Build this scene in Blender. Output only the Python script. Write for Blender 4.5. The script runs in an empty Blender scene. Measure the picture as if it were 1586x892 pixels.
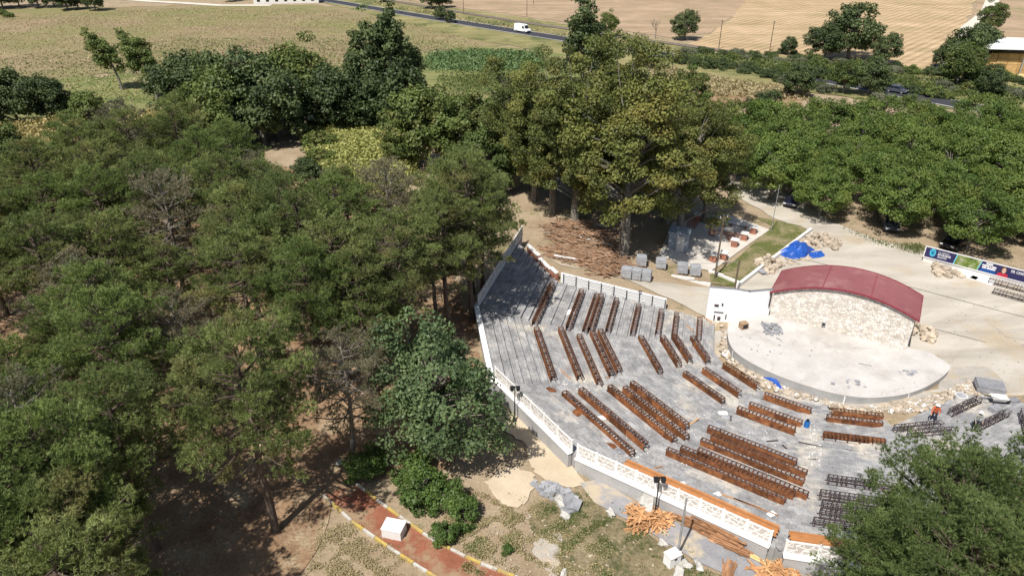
import bpy, bmesh, math, random
import numpy as np
from mathutils import Vector, Matrix
random.seed(7); RS = np.random.RandomState(11)
sc = bpy.context.scene
COL = sc.collection
R = math.radians
# ---------------------------------------------------------------- camera
CH, PITCH, FPX = 37.0, R(28.5), 1100.0            # drone height above the stage yard, tilt, focal length in photo pixels
cam_d = bpy.data.cameras.new('camera'); cam = bpy.data.objects.new('camera', cam_d); COL.objects.link(cam)
cam.location = (0, 0, CH); cam.rotation_euler = (math.pi/2-PITCH, 0, 0)
cam_d.sensor_width = 36; cam_d.lens = 36*FPX/1586; cam_d.clip_end = 3000; cam_d.clip_start = .5
sc.camera = cam
# ---------------------------------------------------------------- light
SUN_EL, SUN_AZ = R(57), R(31+180)                 # azimuth of the sun clockwise from +Y; shadows fall away and to the right
w = bpy.data.worlds.new('World'); sc.world = w; w.use_nodes = True
nt = w.node_tree; sky = nt.nodes.new('ShaderNodeTexSky'); sky.sky_type = 'NISHITA'; sky.sun_disc = False
sky.sun_elevation = SUN_EL; sky.sun_rotation = SUN_AZ; sky.dust_density = 1.5
bg = nt.nodes['Background']; bg.inputs[1].default_value = .075
nt.links.new(sky.outputs[0], bg.inputs[0])
sd = bpy.data.lights.new('sun', 'SUN'); sun = bpy.data.objects.new('sun', sd); COL.objects.link(sun)
sd.energy = 5.0; sd.angle = R(.53); sd.color = (1, .955, .89)
sun.rotation_euler = Vector((-math.sin(SUN_AZ)*math.cos(SUN_EL), -math.cos(SUN_AZ)*math.cos(SUN_EL), -math.sin(SUN_EL))).to_track_quat('-Z', 'Y').to_euler()
sun.location = (-30, -40, 90)
sc.view_settings.view_transform = 'Standard'; sc.view_settings.look = 'None'
sc.view_settings.exposure = .3; sc.view_settings.gamma = 1
sc.cycles.max_bounces = 6; sc.cycles.diffuse_bounces = 3; sc.cycles.glossy_bounces = 2; sc.cycles.transmission_bounces = 3; sc.cycles.transparent_max_bounces = 4
# ---------------------------------------------------------------- pixel to place
SP, CP = math.sin(PITCH), math.cos(PITCH)
def at(px, py, z=0.):
    x = (px-793)/FPX; v = (py-446)/FPX
    t = (CH-z)/(SP+v*CP)
    return Vector((x*t, (CP-v*SP)*t, z))
# seating: straight wedges round a centre, stepping up away from the stage
CX, CY = 26.47, 55.08
ANG = dict(A=165, B=188.5, C=212, D=235, E=258.5, F=278, G=298)
NRM = {k: (math.cos(R(a)), math.sin(R(a))) for k, a in ANG.items()}
def rho(x, y): return max(n[0]*(x-CX)+n[1]*(y-CY) for n in NRM.values())
def sector(x, y): return max(NRM, key=lambda k: NRM[k][0]*(x-CX)+NRM[k][1]*(y-CY))
EDGES = [7.5+i for i in range(17)] + [24.5+.72*i for i in range(7)]      # tier edges
RISE = [.16]*17 + [.24]*6
def tier_z(r):
    z = 0
    for e, h in zip(EDGES[:-1], RISE):
        if r >= e: z += h
    return z
TOPZ = tier_z(99)
# where wedge A stops against the railing wall (distance along the wedge, by distance from the centre)
def sloA(r):
    K = [(0, -4.05), (12, -4.05), (23.4, -3.6), (26.45, -6.3), (31, -10.)]
    for (r0, s0), (r1, s1) in zip(K[:-1], K[1:]):
        if r <= r1: return s0+(s1-s0)*(r-r0)/(r1-r0)
    return K[-1][1]
OUT = dict(A=29.0, B=29.0, C=28.6, D=27.6, E=28.0, F=28.0, G=28.0)
def sa(x, y):
    n = NRM['A']; return -n[1]*(x-CX)+n[0]*(y-CY)
def in_seat(x, y):
    r = rho(x, y); k = sector(x, y)
    if r < 6.8 or r > OUT[k]-.9: return False
    if k == 'A' and sa(x, y) < sloA(r)-.1: return False
    if (k == 'G' and r < 11.5) or (k == 'F' and r < 9.5): return False
    a = math.degrees(math.atan2(y-CY, x-CX)) % 360
    return 130 < a < 329
def gz(x, y):
    r = rho(x, y)
    z = 3.05*min(1, max(0, (r-7)/19))*max(0, min(1, (150-y)/45))
    if in_seat(x, y): z = min(z, tier_z(r)) - .55
    return z
def on(px, py, dz=0., f=None):
    f = f or gz
    z = 1.
    for i in range(30):
        p = at(px, py, z+dz); z = .5*z+.5*f(p.x, p.y)
    p = at(px, py, z+dz); p.z = f(p.x, p.y) + dz
    return p
def tz(x, y): return tier_z(rho(x, y))
def tz_smooth(x, y):
    r = rho(x, y)
    return max(0, min(r, 24.5)-7)*.16 + max(0, min(r, 28.5)-24.2)*.333
# ---------------------------------------------------------------- object helpers
def tag(o, label=None, cat=None, group=None, kind=None):
    if label: o['label'] = label
    if cat: o['category'] = cat
    if group: o['group'] = group
    if kind: o['kind'] = kind
    return o
def empty(name, loc=(0, 0, 0), rz=0, label=None, cat=None, group=None):
    o = bpy.data.objects.new(name, None); COL.objects.link(o); o.location = loc; o.rotation_euler = (0, 0, rz)
    o.empty_display_size = .2
    return tag(o, label, cat, group)
def link(name, me, mat=None, parent=None, loc=None, rz=None):
    o = bpy.data.objects.new(name, me); COL.objects.link(o)
    if mat and not me.materials: me.materials.append(mat)
    if parent: o.parent = parent
    if loc is not None: o.location = loc
    if rz is not None: o.rotation_euler = (0, 0, rz)
    return o
class MB:
    def __init__(s): s.v = []; s.f = []; s.t = []
    def add(s, vs, fs, t=None):
        b = len(s.v); s.v += [tuple(v) for v in vs]; s.f += [tuple(i+b for i in f) for f in fs]
        s.t += [random.random() if t is None else t]*len(vs); return s
    def box(s, c, d, rz=0, t=None, M=None, taper=1.):
        x, y, z = d[0]/2, d[1]/2, d[2]/2; ca, sa = math.cos(rz), math.sin(rz); vs = []
        for k in (-1, 1):
            q = taper if k > 0 else 1
            for i, j in ((-1, -1), (1, -1), (1, 1), (-1, 1)):
                a, b, e = i*x*q, j*y*q, k*z
                if M is not None:
                    p = M @ Vector((a, b, e)); vs.append((p.x+c[0], p.y+c[1], p.z+c[2]))
                else: vs.append((c[0]+a*ca-b*sa, c[1]+a*sa+b*ca, c[2]+e))
        return s.add(vs, [(3, 2, 1, 0), (4, 5, 6, 7), (0, 1, 5, 4), (1, 2, 6, 5), (2, 3, 7, 6), (3, 0, 4, 7)], t)
    def bar(s, a, b, r0, r1=None, n=6, t=None, caps=True):
        a, b = Vector(a), Vector(b); r1 = r0 if r1 is None else r1
        d = (b-a)
        if d.length < 1e-6: return s
        d.normalize(); u = d.orthogonal().normalized(); v = d.cross(u); vs = []
        for p, r in ((a, r0), (b, r1)):
            for i in range(n):
                q = 2*math.pi*i/n; vs.append(p+u*(r*math.cos(q))+v*(r*math.sin(q)))
        fs = [(i, (i+1) % n, n+(i+1) % n, n+i) for i in range(n)]
        if caps: fs += [tuple(range(n))[::-1], tuple(range(n, 2*n))]
        return s.add(vs, fs, t)
    def path(s, pts, rs, n=6, t=None):
        t = random.random() if t is None else t
        for i in range(len(pts)-1): s.bar(pts[i], pts[i+1], rs[i], rs[i+1], n, t, caps=(i == 0 or i == len(pts)-2))
        return s
    def prism(s, poly, z0, z1, t=None):
        n = len(poly); vs = [(p[0], p[1], z0 if not callable(z0) else z0(*p[:2])) for p in poly]+[(p[0], p[1], z1 if not callable(z1) else z1(*p[:2])) for p in poly]
        a = sum(poly[i][0]*poly[(i+1) % n][1]-poly[(i+1) % n][0]*poly[i][1] for i in range(n))
        fs = [tuple(range(n))[::-1], tuple(range(n, 2*n))]+[(i, (i+1) % n, n+(i+1) % n, n+i) for i in range(n)]
        if a < 0: fs = [f[::-1] for f in fs]
        return s.add(vs, fs, t)
    def rock(s, c, d, t=None, rz=None, jit=.25):
        rz = random.uniform(0, 6.28) if rz is None else rz; vs = []
        ca, sa = math.cos(rz), math.sin(rz)
        ring = [(-1, -.6), (-.5, -1), (.6, -.95), (1, -.3), (.9, .6), (.3, 1), (-.6, .9), (-1, .3)]
        for k, q in ((0, .9), (.62, 1.), (1, .62)):
            for (i, j) in ring:
                m = 1+random.uniform(-jit, jit)
                a, b = i*d[0]/2*q*m, j*d[1]/2*q*m
                vs.append((c[0]+a*ca-b*sa, c[1]+a*sa+b*ca, c[2]+d[2]*k*(1+random.uniform(-.12, .12)*(k > 0))))
        fs = [(i+8*r, (i+1) % 8+8*r, (i+1) % 8+8*(r+1), i+8*(r+1)) for r in (0, 1) for i in range(8)]+[tuple(range(16, 24)), tuple(range(8))[::-1]]
        return s.add(vs, fs, t)
    def mesh(s, name, smooth=False):
        me = bpy.data.meshes.new(name); me.from_pydata(s.v, [], s.f)
        at_ = me.attributes.new('tint', 'FLOAT', 'POINT'); at_.data.foreach_set('value', np.array(s.t, dtype=np.float32))
        if smooth: me.polygons.foreach_set('use_smooth', [True]*len(me.polygons))
        me.update(); return me
    def build(s, name, mat, parent=None, smooth=False, loc=None, rz=None):
        return link(name, s.mesh(name, smooth), mat, parent, loc, rz)
def copy_tree(o, parent=None):
    c = o.copy(); COL.objects.link(c); c.parent = parent
    for ch in o.children: copy_tree(ch, c)
    return c
# ---------------------------------------------------------------- materials
def lin(c):
    return tuple(((x/255)/12.92 if x/255 <= .04045 else ((x/255+.055)/1.055)**2.4) for x in c)
def nodes(m):
    m.use_nodes = True; t = m.node_tree
    return t, t.nodes['Principled BSDF'], (lambda ty: t.nodes.new('ShaderNode'+ty)), t.links.new
def ramp(t, fac, stops):
    r = t.nodes.new('ShaderNodeValToRGB'); t.links.new(fac, r.inputs[0]); e = r.color_ramp.elements
    while len(e) < len(stops): e.new(.5)
    for i, (p, c) in enumerate(stops): e[i].position = p; e[i].color = (*c, 1)
    return r.outputs[0]
def noise(t, scale, detail=6, rough=.6, vec=None, dist=0):
    n = t.nodes.new('ShaderNodeTexNoise'); n.inputs['Scale'].default_value = scale; n.inputs['Detail'].default_value = detail; n.inputs['Roughness'].default_value = rough
    n.inputs['Distortion'].default_value = dist
    if vec: t.links.new(vec, n.inputs['Vector'])
    return n.outputs['Fac']
def mixc(t, fac, a, b, mode='MIX'):
    m = t.nodes.new('ShaderNodeMix'); m.data_type = 'RGBA'; m.blend_type = mode
    for s, val in ((m.inputs['Factor'], fac), (m.inputs['A'], a), (m.inputs['B'], b)):
        if isinstance(val, tuple): s.default_value = (*val, 1)
        elif isinstance(val, (int, float)): s.default_value = val
        else: t.links.new(val, s)
    return m.outputs['Result']
def wpos(t):
    return t.nodes.new('ShaderNodeNewGeometry').outputs['Position']
def mat(name, stops, scale=1., rough=.85, bump=0., bscale=None, tint=0., fine=0., spec=.2, metal=0., dirt=None, dscale=.4, dcut=(.5, .65), detail=6):
    """colours by world-space noise, per-piece tint from the mesh, finer mottling, optional dirt patches"""
    m = bpy.data.materials.new(name); t, b, N, L = nodes(m); P = wpos(t)
    if not isinstance(stops[0], tuple) or not isinstance(stops[0][0], (int, float)): pass
    if len(stops) == 1: c = stops[0]; col = mixc(t, 0., c, c)
    else:
        k = len(stops); col = ramp(t, noise(t, scale, detail, .62, P), [(.3+.4*i/(k-1), c) for i, c in enumerate(stops)])
    if fine:
        f = ramp(t, noise(t, scale*9+3, 4, .7, P), [(.25, (1-fine,)*3), (.75, (1+fine*.6,)*3)])
        col = mixc(t, 1., col, f, 'MULTIPLY')
    if dirt:
        d = ramp(t, noise(t, dscale, 6, .65, P), [(dcut[0], (0, 0, 0)), (dcut[1], (1, 1, 1))])
        col = mixc(t, d, col, dirt)
    if tint:
        a = N('Attribute'); a.attribute_name = 'tint'
        f = ramp(t, a.outputs['Fac'], [(0, (1-tint,)*3), (1, (1+tint,)*3)])
        col = mixc(t, 1., col, f, 'MULTIPLY')
    L(col, b.inputs['Base Color'])
    b.inputs['Roughness'].default_value = rough; b.inputs['Specular IOR Level'].default_value = spec; b.inputs['Metallic'].default_value = metal
    if bump:
        bn = N('Bump'); bn.inputs['Strength'].default_value = bump; bn.inputs['Distance'].default_value = .05
        L(noise(t, bscale or scale*8, 5, .7, P), bn.inputs['Height']); L(bn.outputs[0], b.inputs['Normal'])
    return m
def leafmat(name, dark, light, warm=None, transl=.22, orand=.25):
    m = bpy.data.materials.new(name); t, b, N, L = nodes(m)
    a = N('Attribute'); a.attribute_name = 'tint'
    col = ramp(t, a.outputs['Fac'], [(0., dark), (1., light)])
    if warm: col = mixc(t, ramp(t, noise(t, .35, 3, .5, wpos(t)), [(.52, (0, 0, 0)), (.68, (.8,)*3)]), col, warm)
    oi = N('ObjectInfo'); col = mixc(t, 1., col, ramp(t, oi.outputs['Random'], [(0, (1-orand, 1-orand*.8, 1-orand)), (1, (1+orand, 1+orand*.8, 1+orand*.6))]), 'MULTIPLY')
    L(col, b.inputs['Base Color']); b.inputs['Roughness'].default_value = .55; b.inputs['Specular IOR Level'].default_value = .28
    tr = N('BsdfTranslucent'); L(mixc(t, 1., col, (1.1, 1.25, .6), 'MULTIPLY'), tr.inputs[0])
    mx = N('MixShader'); mx.inputs[0].default_value = transl; L(b.outputs[0], mx.inputs[1]); L(tr.outputs[0], mx.inputs[2])
    L(mx.outputs[0], t.nodes['Material Output'].inputs[0]); return m
# ================================================================ THE GROUND
def axis(lo, f0, f1, hi, fine, grow):
    a = [f0]
    d = fine
    while a[-1] < f1: a.append(a[-1]+fine)
    while a[-1] < hi: d *= grow; a.append(a[-1]+d)
    d = fine
    b = [f0]
    while b[-1] > lo: d *= grow; b.append(b[-1]-d)
    return b[:0:-1]+a
gx = axis(-1500, -40, 62, 1500, 1., 1.25); gy = axis(-300, 14, 100, 2500, 1., 1.25)
def rolling(x, y): return gz(x, y)-.06
gme = bpy.data.meshes.new('ground'); nx = len(gx)
gme.from_pydata([(x, y, rolling(x, y)) for y in gy for x in gx], [], [(j*nx+i, j*nx+i+1, (j+1)*nx+i+1, (j+1)*nx+i) for j in range(len(gy)-1) for i in range(nx-1)])
gme.polygons.foreach_set('use_smooth', [True]*len(gme.polygons))
def dirtgrass(name, soil, soil2, grass, cut=(.5, .6), gs=.25, pebble=.5):
    m = bpy.data.materials.new(name); t, b, N, L = nodes(m); P = wpos(t)
    col = ramp(t, noise(t, .35, 8, .65, P), [(.3, soil), (.7, soil2)])
    col = mixc(t, 1., col, ramp(t, noise(t, 5, 6, .75, P), [(.25, (1-pebble*.7,)*3), (.75, (1+pebble*.35,)*3)]), 'MULTIPLY')
    gm = N('Math'); gm.operation = 'MULTIPLY_ADD'; L(noise(t, 6., 4, .7, P), gm.inputs[0]); gm.inputs[1].default_value = .35; L(noise(t, gs, 7, .7, P), gm.inputs[2])
    g = ramp(t, gm.outputs[0], [(cut[0]+.17, (0,)*3), (cut[1]+.17, (1,)*3)])
    gc = mixc(t, 1., grass, ramp(t, noise(t, 7, 4, .7, P), [(.3, (.55,)*3), (.7, (1.4,)*3)]), 'MULTIPLY')
    L(mixc(t, g, col, gc), b.inputs['Base Color']); b.inputs['Roughness'].default_value = .95; b.inputs['Specular IOR Level'].default_value = .1
    bn = N('Bump'); bn.inputs['Strength'].default_value = .8; bn.inputs['Distance'].default_value = .12
    L(noise(t, 4, 8, .75, P), bn.inputs['Height']); L(bn.outputs[0], b.inputs['Normal']); return m
MG = dirtgrass('dry_ground', (.30, .225, .145), (.42, .335, .23), (.14, .14, .055), (.56, .68))
tag(link('ground', gme, MG), kind='structure')
def drape(name, pts, m, dz, step=2., jit=.25, f=gz, kind='structure', sub=1.2):
    q = []
    for i in range(len(pts)):
        a, b = Vector(pts[i][:2]), Vector(pts[(i+1) % len(pts)][:2]); n = max(1, min(200, int((b-a).length/sub)))
        for k in range(n):
            p = a.lerp(b, k/n); j = jit if n > 1 else 0
            q.append((p.x+random.uniform(-j, j), p.y+random.uniform(-j, j), 0))
    bm = bmesh.new(); bm.faces.new([bm.verts.new(p) for p in q])
    xs = [p[0] for p in q]; ys = [p[1] for p in q]
    for ax, lo, hi in ((0, min(xs), max(xs)), (1, min(ys), max(ys))):
        k = lo+step
        while k < hi:
            no = Vector((1, 0, 0)) if ax == 0 else Vector((0, 1, 0)); co = Vector((k, 0, 0)) if ax == 0 else Vector((0, k, 0))
            bmesh.ops.bisect_plane(bm, geom=bm.verts[:]+bm.edges[:]+bm.faces[:], plane_co=co, plane_no=no, dist=1e-5); k += step
    bmesh.ops.triangulate(bm, faces=[x for x in bm.faces if len(x.verts) > 4])
    for v in bm.verts: v.co.z = f(v.co.x, v.co.y)+dz
    for fc in bm.faces:
        if fc.normal.z < 0: fc.normal_flip()
    bm.normal_update()
    for fc in bm.faces:
        if fc.normal.z < 0: fc.normal_flip()
    me = bpy.data.meshes.new(name); bm.to_mesh(me); bm.free()
    return tag(link(name, me, m), kind=kind)
def px(L, dz=0): return [on(a, b, 0) for a, b in L]
# fields beyond the trees
def fieldmat(name, c1, c2, c3, dirv, width, amt, patch, ps, pcut):
    m = bpy.data.materials.new(name); t, b, N, L = nodes(m); P = wpos(t)
    mp = N('Mapping'); L(P, mp.inputs[0]); mp.inputs['Rotation'].default_value = (0, 0, -math.atan2(dirv[1], dirv[0]))
    mp.inputs['Scale'].default_value = (.03, 1, 1)
    mp2 = N('Mapping'); L(P, mp2.inputs[0]); mp2.inputs['Rotation'].default_value = (0, 0, -math.atan2(dirv[1], dirv[0]))
    wv = N('TexWave'); wv.wave_type = 'BANDS'; wv.bands_direction = 'Y'; wv.inputs['Scale'].default_value = 1/width*.314; wv.inputs['Distortion'].default_value = 3; wv.inputs['Detail'].default_value = 2; wv.inputs['Detail Scale'].default_value = .07
    L(mp2.outputs[0], wv.inputs[0])
    st = noise(t, 1.1/width, 6, .7, mp.outputs[0])
    base = ramp(t, st, [(.3, c1), (.5, c2), (.7, c3)])
    am = N('Math'); am.operation = 'MULTIPLY'; am.inputs[1].default_value = amt; L(ramp(t, noise(t, .035, 4, .6, P), [(.36, (.1,)*3), (.62, (1,)*3)]), am.inputs[0]); am2 = am.outputs[0]
    base = mixc(t, am2, base, mixc(t, 1., base, ramp(t, wv.outputs['Fac'], [(.1, (.55, .52, .48)), (.55, (1.12,)*3)]), 'MULTIPLY'))
    base = mixc(t, 1., base, ramp(t, noise(t, 2.2, 4, .75, P), [(.28, (.72,)*3), (.72, (1.2,)*3)]), 'MULTIPLY')
    base = mixc(t, 1., base, ramp(t, noise(t, .075, 7, .68, P), [(.3, (.74, .76, .7)), (.7, (1.2, 1.16, 1.18))]), 'MULTIPLY')
    pm = ramp(t, noise(t, ps, 7, .7, P), [(pcut[0], (0,)*3), (pcut[1], (.95,)*3)])
    L(mixc(t, pm, base, patch), b.inputs['Base Color']); b.inputs['Roughness'].default_value = .95; b.inputs['Specular IOR Level'].default_value = .1
    return m
d1 = at(1312, 2)-at(1186, 33)
M_stub = fieldmat('stubble_straw', (.34, .245, .145), (.44, .33, .2), (.53, .415, .265), (d1.x, d1.y), 2.4, .62, (.34, .24, .145), .018, (.6, .75))
M_beige = fieldmat('ploughed_beige', (.29, .205, .135), (.37, .275, .185), (.44, .335, .225), (1, -.3), 3., .35, (.19, .185, .075), .016, (.56, .7))
M_left = fieldmat('dry_meadow', (.20, .15, .095), (.28, .215, .135), (.31, .255, .14), (1, .25), 3., .25, (.185, .185, .075), .022, (.4, .62))
M_green = fieldmat('green_meadow', (.12, .15, .048), (.18, .2, .075), (.25, .23, .105), (1, -.12), 3., .2, (.27, .21, .125), .03, (.5, .66))
M_verge = fieldmat('verge_grass', (.17, .17, .07), (.26, .235, .11), (.32, .27, .14), (1, -1), 2., .2, (.10, .12, .045), .06, (.5, .6))
drape('stubble_field', [at(1045, 83), at(1150, 79), at(1290, 100), at(1470, 112), at(1510, 70), at(1500, 30), at(1520, -30), at(1400, -60), at(1180, -20), at(1120, 40)], M_stub, .05, 30, 1., sub=6)
drape('ploughed_field', [at(560, -8), at(800, 24), at(1045, 60), at(1100, 52), at(1180, -6), at(1400, -62), at(900, -75), at(500, -60)], M_beige, .03, 40, 1., sub=6)
drape('hill_field', [at(1512, 68), at(1600, 62), at(1900, 70), at(1900, -40), at(1522, -30), at(1503, 30)], M_beige, .03, 40, 1., sub=6)
drape('dry_field', [on(-500, 150), on(-60, 128), on(250, 112), on(520, 95), on(640, 82), on(780, 72), on(640, 28), on(500, 8), on(330, 8), on(-600, 26)], M_left, .03, 25, 2.6, sub=5)
drape('green_field', [on(-500, 210), on(0, 205), on(280, 205), on(500, 200), on(760, 195), on(1000, 180), on(1130, 165), on(1200, 150), on(1120, 115), on(1000, 92), on(780, 73), on(640, 83), on(520, 96), on(250, 113), on(-60, 129), on(-500, 151)], M_green, .04, 12, 2.2, sub=4)
M_brown = fieldmat('brown_weeds', (.22, .14, .085), (.30, .20, .125), (.36, .25, .15), (1, -.2), 2., .2, (.3, .27, .15), .05, (.55, .65))
drape('weed_strip', [on(1030, 150), on(1080, 136), on(1180, 141), on(1240, 150), on(1240, 165), on(1140, 168), on(1040, 165)], M_brown, .08, 8, .8, sub=2)
drape('verge', [at(700, 55), at(900, 90), at(1100, 125), at(1300, 150), at(1586, 185), at(1900, 240), at(1900, 110), at(1586, 118), at(1300, 97), at(1100, 75), at(800, 26), at(560, -6), at(460, -6)], M_verge, .06, 12, .8, sub=4)
# country road with white edge lines, and a railway behind it
RP = [at(*q) for q in ((380, -19), (500, 0.5), (620, 20.5), (740, 40), (860, 59), (980, 78), (1100, 97), (1210, 114), (1290, 127), (1380, 143), (1470, 160), (1586, 182), (1800, 225))]
def ribbon(name, P, o0, o1, z, m, parent=None, tag_=None):
    L = []
    for i, p in enumerate(P):
        a = P[max(i-1, 0)]; b = P[min(i+1, len(P)-1)]; d = (b-a).normalized(); n = Vector((-d.y, d.x, 0)); L.append((p+n*o0, p+n*o1))
    me = bpy.data.meshes.new(name); k = len(L)
    me.from_pydata([(q.x, q.y, z) for a, b in L for q in (a, b)], [], [(2*i+1, 2*i, 2*i+2, 2*i+3) for i in range(k-1)])
    o = link(name, me, m, parent)
    if tag_: tag(o, kind=tag_)
    return o
M_asph = mat('asphalt', [(.035, .036, .045), (.06, .06, .07)], .3, .9, fine=.15)
M_line = mat('road_paint', [(.72, .71, .68)], 1, .7)
rd = ribbon('road', RP, -3.6, 3.6, .12, M_asph, tag_='structure')
for o in (-3.35, 3.2): ribbon('edge_line', RP, o, o+.28, .125, M_line, rd)
M_ball = mat('ballast', [(.16, .13, .11), (.24, .2, .17)], .8, .95, fine=.3)
M_rail = mat('rail_steel', [(.10, .065, .05), (.16, .1, .075)], 2, .6)
TP = [at(*q) for q in ((420, -30), (552, -7), (700, 18), (800, 34), (961, 58), (1042, 69), (1200, 91), (1383, 118), (1586, 147), (1800, 178))]
rw = ribbon('railway', TP, -1.6, 1.6, .22, M_ball, tag_='structure')
for o in (-.75, .75): ribbon('rail', TP, o-.07, o+.07, .36, M_rail, rw)
# pale yard, path and forest floor
M_yard = bpy.data.materials.new('pale_yard'); t, b, N, L = nodes(M_yard); P = wpos(t)
mp = N('Mapping'); L(P, mp.inputs[0]); mp.inputs['Rotation'].default_value = (0, 0, R(32)); mp.inputs['Scale'].default_value = (.22, 1, 1)
col = ramp(t, noise(t, .35, 8, .62, mp.outputs[0]), [(.28, (.35, .315, .265)), (.5, (.47, .43, .365)), (.72, (.55, .505, .435))])
col = mixc(t, ramp(t, noise(t, .12, 6, .6, P), [(.52, (0,)*3), (.68, (.85,)*3)]), col, (.42, .335, .225))
col = mixc(t, 1., col, ramp(t, noise(t, 6, 5, .75, P), [(.25, (.84,)*3), (.75, (1.08,)*3)]), 'MULTIPLY')
def cracks(t, col, scale, width, dark=.55):
    vo = t.nodes.new('ShaderNodeTexVoronoi'); vo.feature = 'DISTANCE_TO_EDGE'; vo.inputs['Scale'].default_value = scale; nz = t.nodes.new('ShaderNodeTexNoise'); nz.inputs['Scale'].default_value = .6; nz.inputs['Detail'].default_value = 8
    ad = t.nodes.new('ShaderNodeVectorMath'); ad.operation = 'MULTIPLY_ADD'; P_ = wpos(t); t.links.new(P_, nz.inputs['Vector']); t.links.new(nz.outputs['Color'], ad.inputs[0]); ad.inputs[1].default_value = (2.2, 2.2, 0); t.links.new(P_, ad.inputs[2]); t.links.new(ad.outputs[0], vo.inputs['Vector'])
    return mixc(t, 1., col, ramp(t, vo.outputs['Distance'], [(0, (dark,)*3), (width, (1,)*3)]), 'MULTIPLY')
tw = N('TexWave'); tw.wave_type = 'RINGS'; tw.rings_direction = 'SPHERICAL'; tw.inputs['Scale'].default_value = .11; tw.inputs['Distortion'].default_value = 2.5; tw.inputs['Detail'].default_value = 3; mpw = N('Mapping'); L(P, mpw.inputs[0]); mpw.inputs['Location'].default_value = (-70, -20, 0); L(mpw.outputs[0], tw.inputs[0])
col = mixc(t, ramp(t, noise(t, .09, 4, .5, P), [(.42, (0,)*3), (.6, (.3,)*3)]), col, mixc(t, 1., col, ramp(t, tw.outputs['Fac'], [(.35, (.78, .76, .73)), (.6, (1.05,)*3)]), 'MULTIPLY'))
col = cracks(t, col, .11, .004, .82)
L(col, b.inputs['Base Color']); b.inputs['Roughness'].default_value = .92; b.inputs['Specular IOR Level'].default_value = .15
bn = N('Bump'); bn.inputs['Strength'].default_value = .35; L(noise(t, 6, 6, .7, P), bn.inputs['Height']); L(bn.outputs[0], b.inputs['Normal'])
drape('yard', px([(846, 399), (905, 418), (965, 432), (1090, 446), (1140, 446), (1180, 415), (1256, 358), (1200, 338), (1142, 305), (1124, 278), (1165, 270), (1215, 300), (1290, 345), (1370, 375), (1430, 388), (1586, 438), (1800, 500)])+[Vector((62, 40, 0)), Vector((46, 40, 0)), at(1580, 668), at(1480, 590), Vector((30, 49, 0)), Vector((21.5, 55, 0)), at(1098, 494), at(1040, 474), at(950, 448), at(868, 420, 2)], M_yard, .02, 2., .2)
M_floor = dirtgrass('pine_litter', (.23, .14, .082), (.37, .245, .15), (.38, .30, .195), (.5, .66), .3, .7)
drape('forest_floor', px([(-400, 300), (0, 250), (250, 240), (480, 260), (620, 300), (700, 420), (722, 470), (742, 560), (745, 640), (700, 720), (560, 740), (500, 790), (470, 892), (440, 1100), (-500, 1300)]), M_floor, .0, 3., .6)
M_sand = mat('pale_sand', [(.47, .385, .27), (.57, .475, .35)], .6, .95, fine=.12, bump=.3)
M_gravel = mat('pale_rubble', [(.36, .33, .29), (.50, .46, .40)], 1.2, .95, fine=.35, bump=.6, dirt=(.42, .33, .21), dscale=.3)
drape('sand_patch', px([(752, 745), (775, 728), (800, 722), (826, 735), (830, 757), (812, 778), (790, 786), (765, 770)]), M_sand, .03, 1., .2, sub=.3)
drape('sand_patch', px([(832, 830), (850, 815), (870, 822), (866, 850), (872, 880), (858, 900), (842, 880), (828, 855)]), M_gravel, .03, 1., .2, sub=.3)
drape('sand_strip', px([(764, 612), (790, 625), (835, 668), (874, 712), (896, 735), (912, 752), (890, 757), (850, 745), (828, 733), (815, 690), (760, 650)]), M_sand, .034, 1., .15, sub=.35)
M_pave2 = mat('walk_slabs', [(.24, .24, .255), (.33, .325, .33)], .9, .9, fine=.25, bump=.3, dirt=(.45, .38, .28), dscale=.5, dcut=(.5, .62))
drape('walkway', px([(897, 748), (930, 752), (990, 782), (1060, 815), (1190, 872), (1290, 905), (1500, 950), (1500, 1000), (1180, 915), (1080, 870), (1000, 820), (920, 778)]), M_pave2, .05, 1.5, .03)
M_turf = dirtgrass('thin_turf', (.21, .17, .095), (.32, .26, .16), (.085, .092, .04), (.49, .64), .8, .8)
drape('turf', px([(835, 775), (880, 760), (925, 782), (1000, 826), (1080, 875), (1170, 912), (1100, 960), (980, 940), (900, 900), (850, 880), (820, 830)]), M_turf, .022, 1.5, .35, sub=.7)
M_lawn = dirtgrass('park_lawn', (.25, .21, .12), (.31, .26, .15), (.11, .125, .04), (.42, .56), .4, .5)
drape('lawn', px([(1140, 402), (1195, 350), (1165, 335), (1240, 350), (1255, 358), (1180, 415), (1140, 444), (1100, 440), (1100, 425)]), M_lawn, .03, 2., .1)
M_red = mat('red_earth', [(.23, .085, .05), (.31, .125, .075)], .8, .95, fine=.3, bump=.5, dirt=(.30, .21, .13), dscale=.6, dcut=(.48, .62))
K1 = px([(500, 768), (505, 772), (545, 808), (580, 833), (625, 863), (670, 892), (730, 928)])
K2 = px([(552, 750), (565, 760), (590, 780), (625, 805), (670, 837), (700, 852), (740, 872), (800, 895), (850, 915)])
drape('red_path', K1+K2[::-1], M_red, .03, 1.5, .02)
M_kw = mat('kerb_white', [(.45, .42, .37), (.6, .58, .53)], 2, .85, fine=.2, dirt=(.3, .24, .16), dscale=1.5, dcut=(.48, .66)); M_ky = mat('kerb_yellow', [(.46, .33, .08), (.55, .41, .13)], 2, .85, fine=.2, dirt=(.32, .25, .14), dscale=1.5, dcut=(.48, .66))
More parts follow.
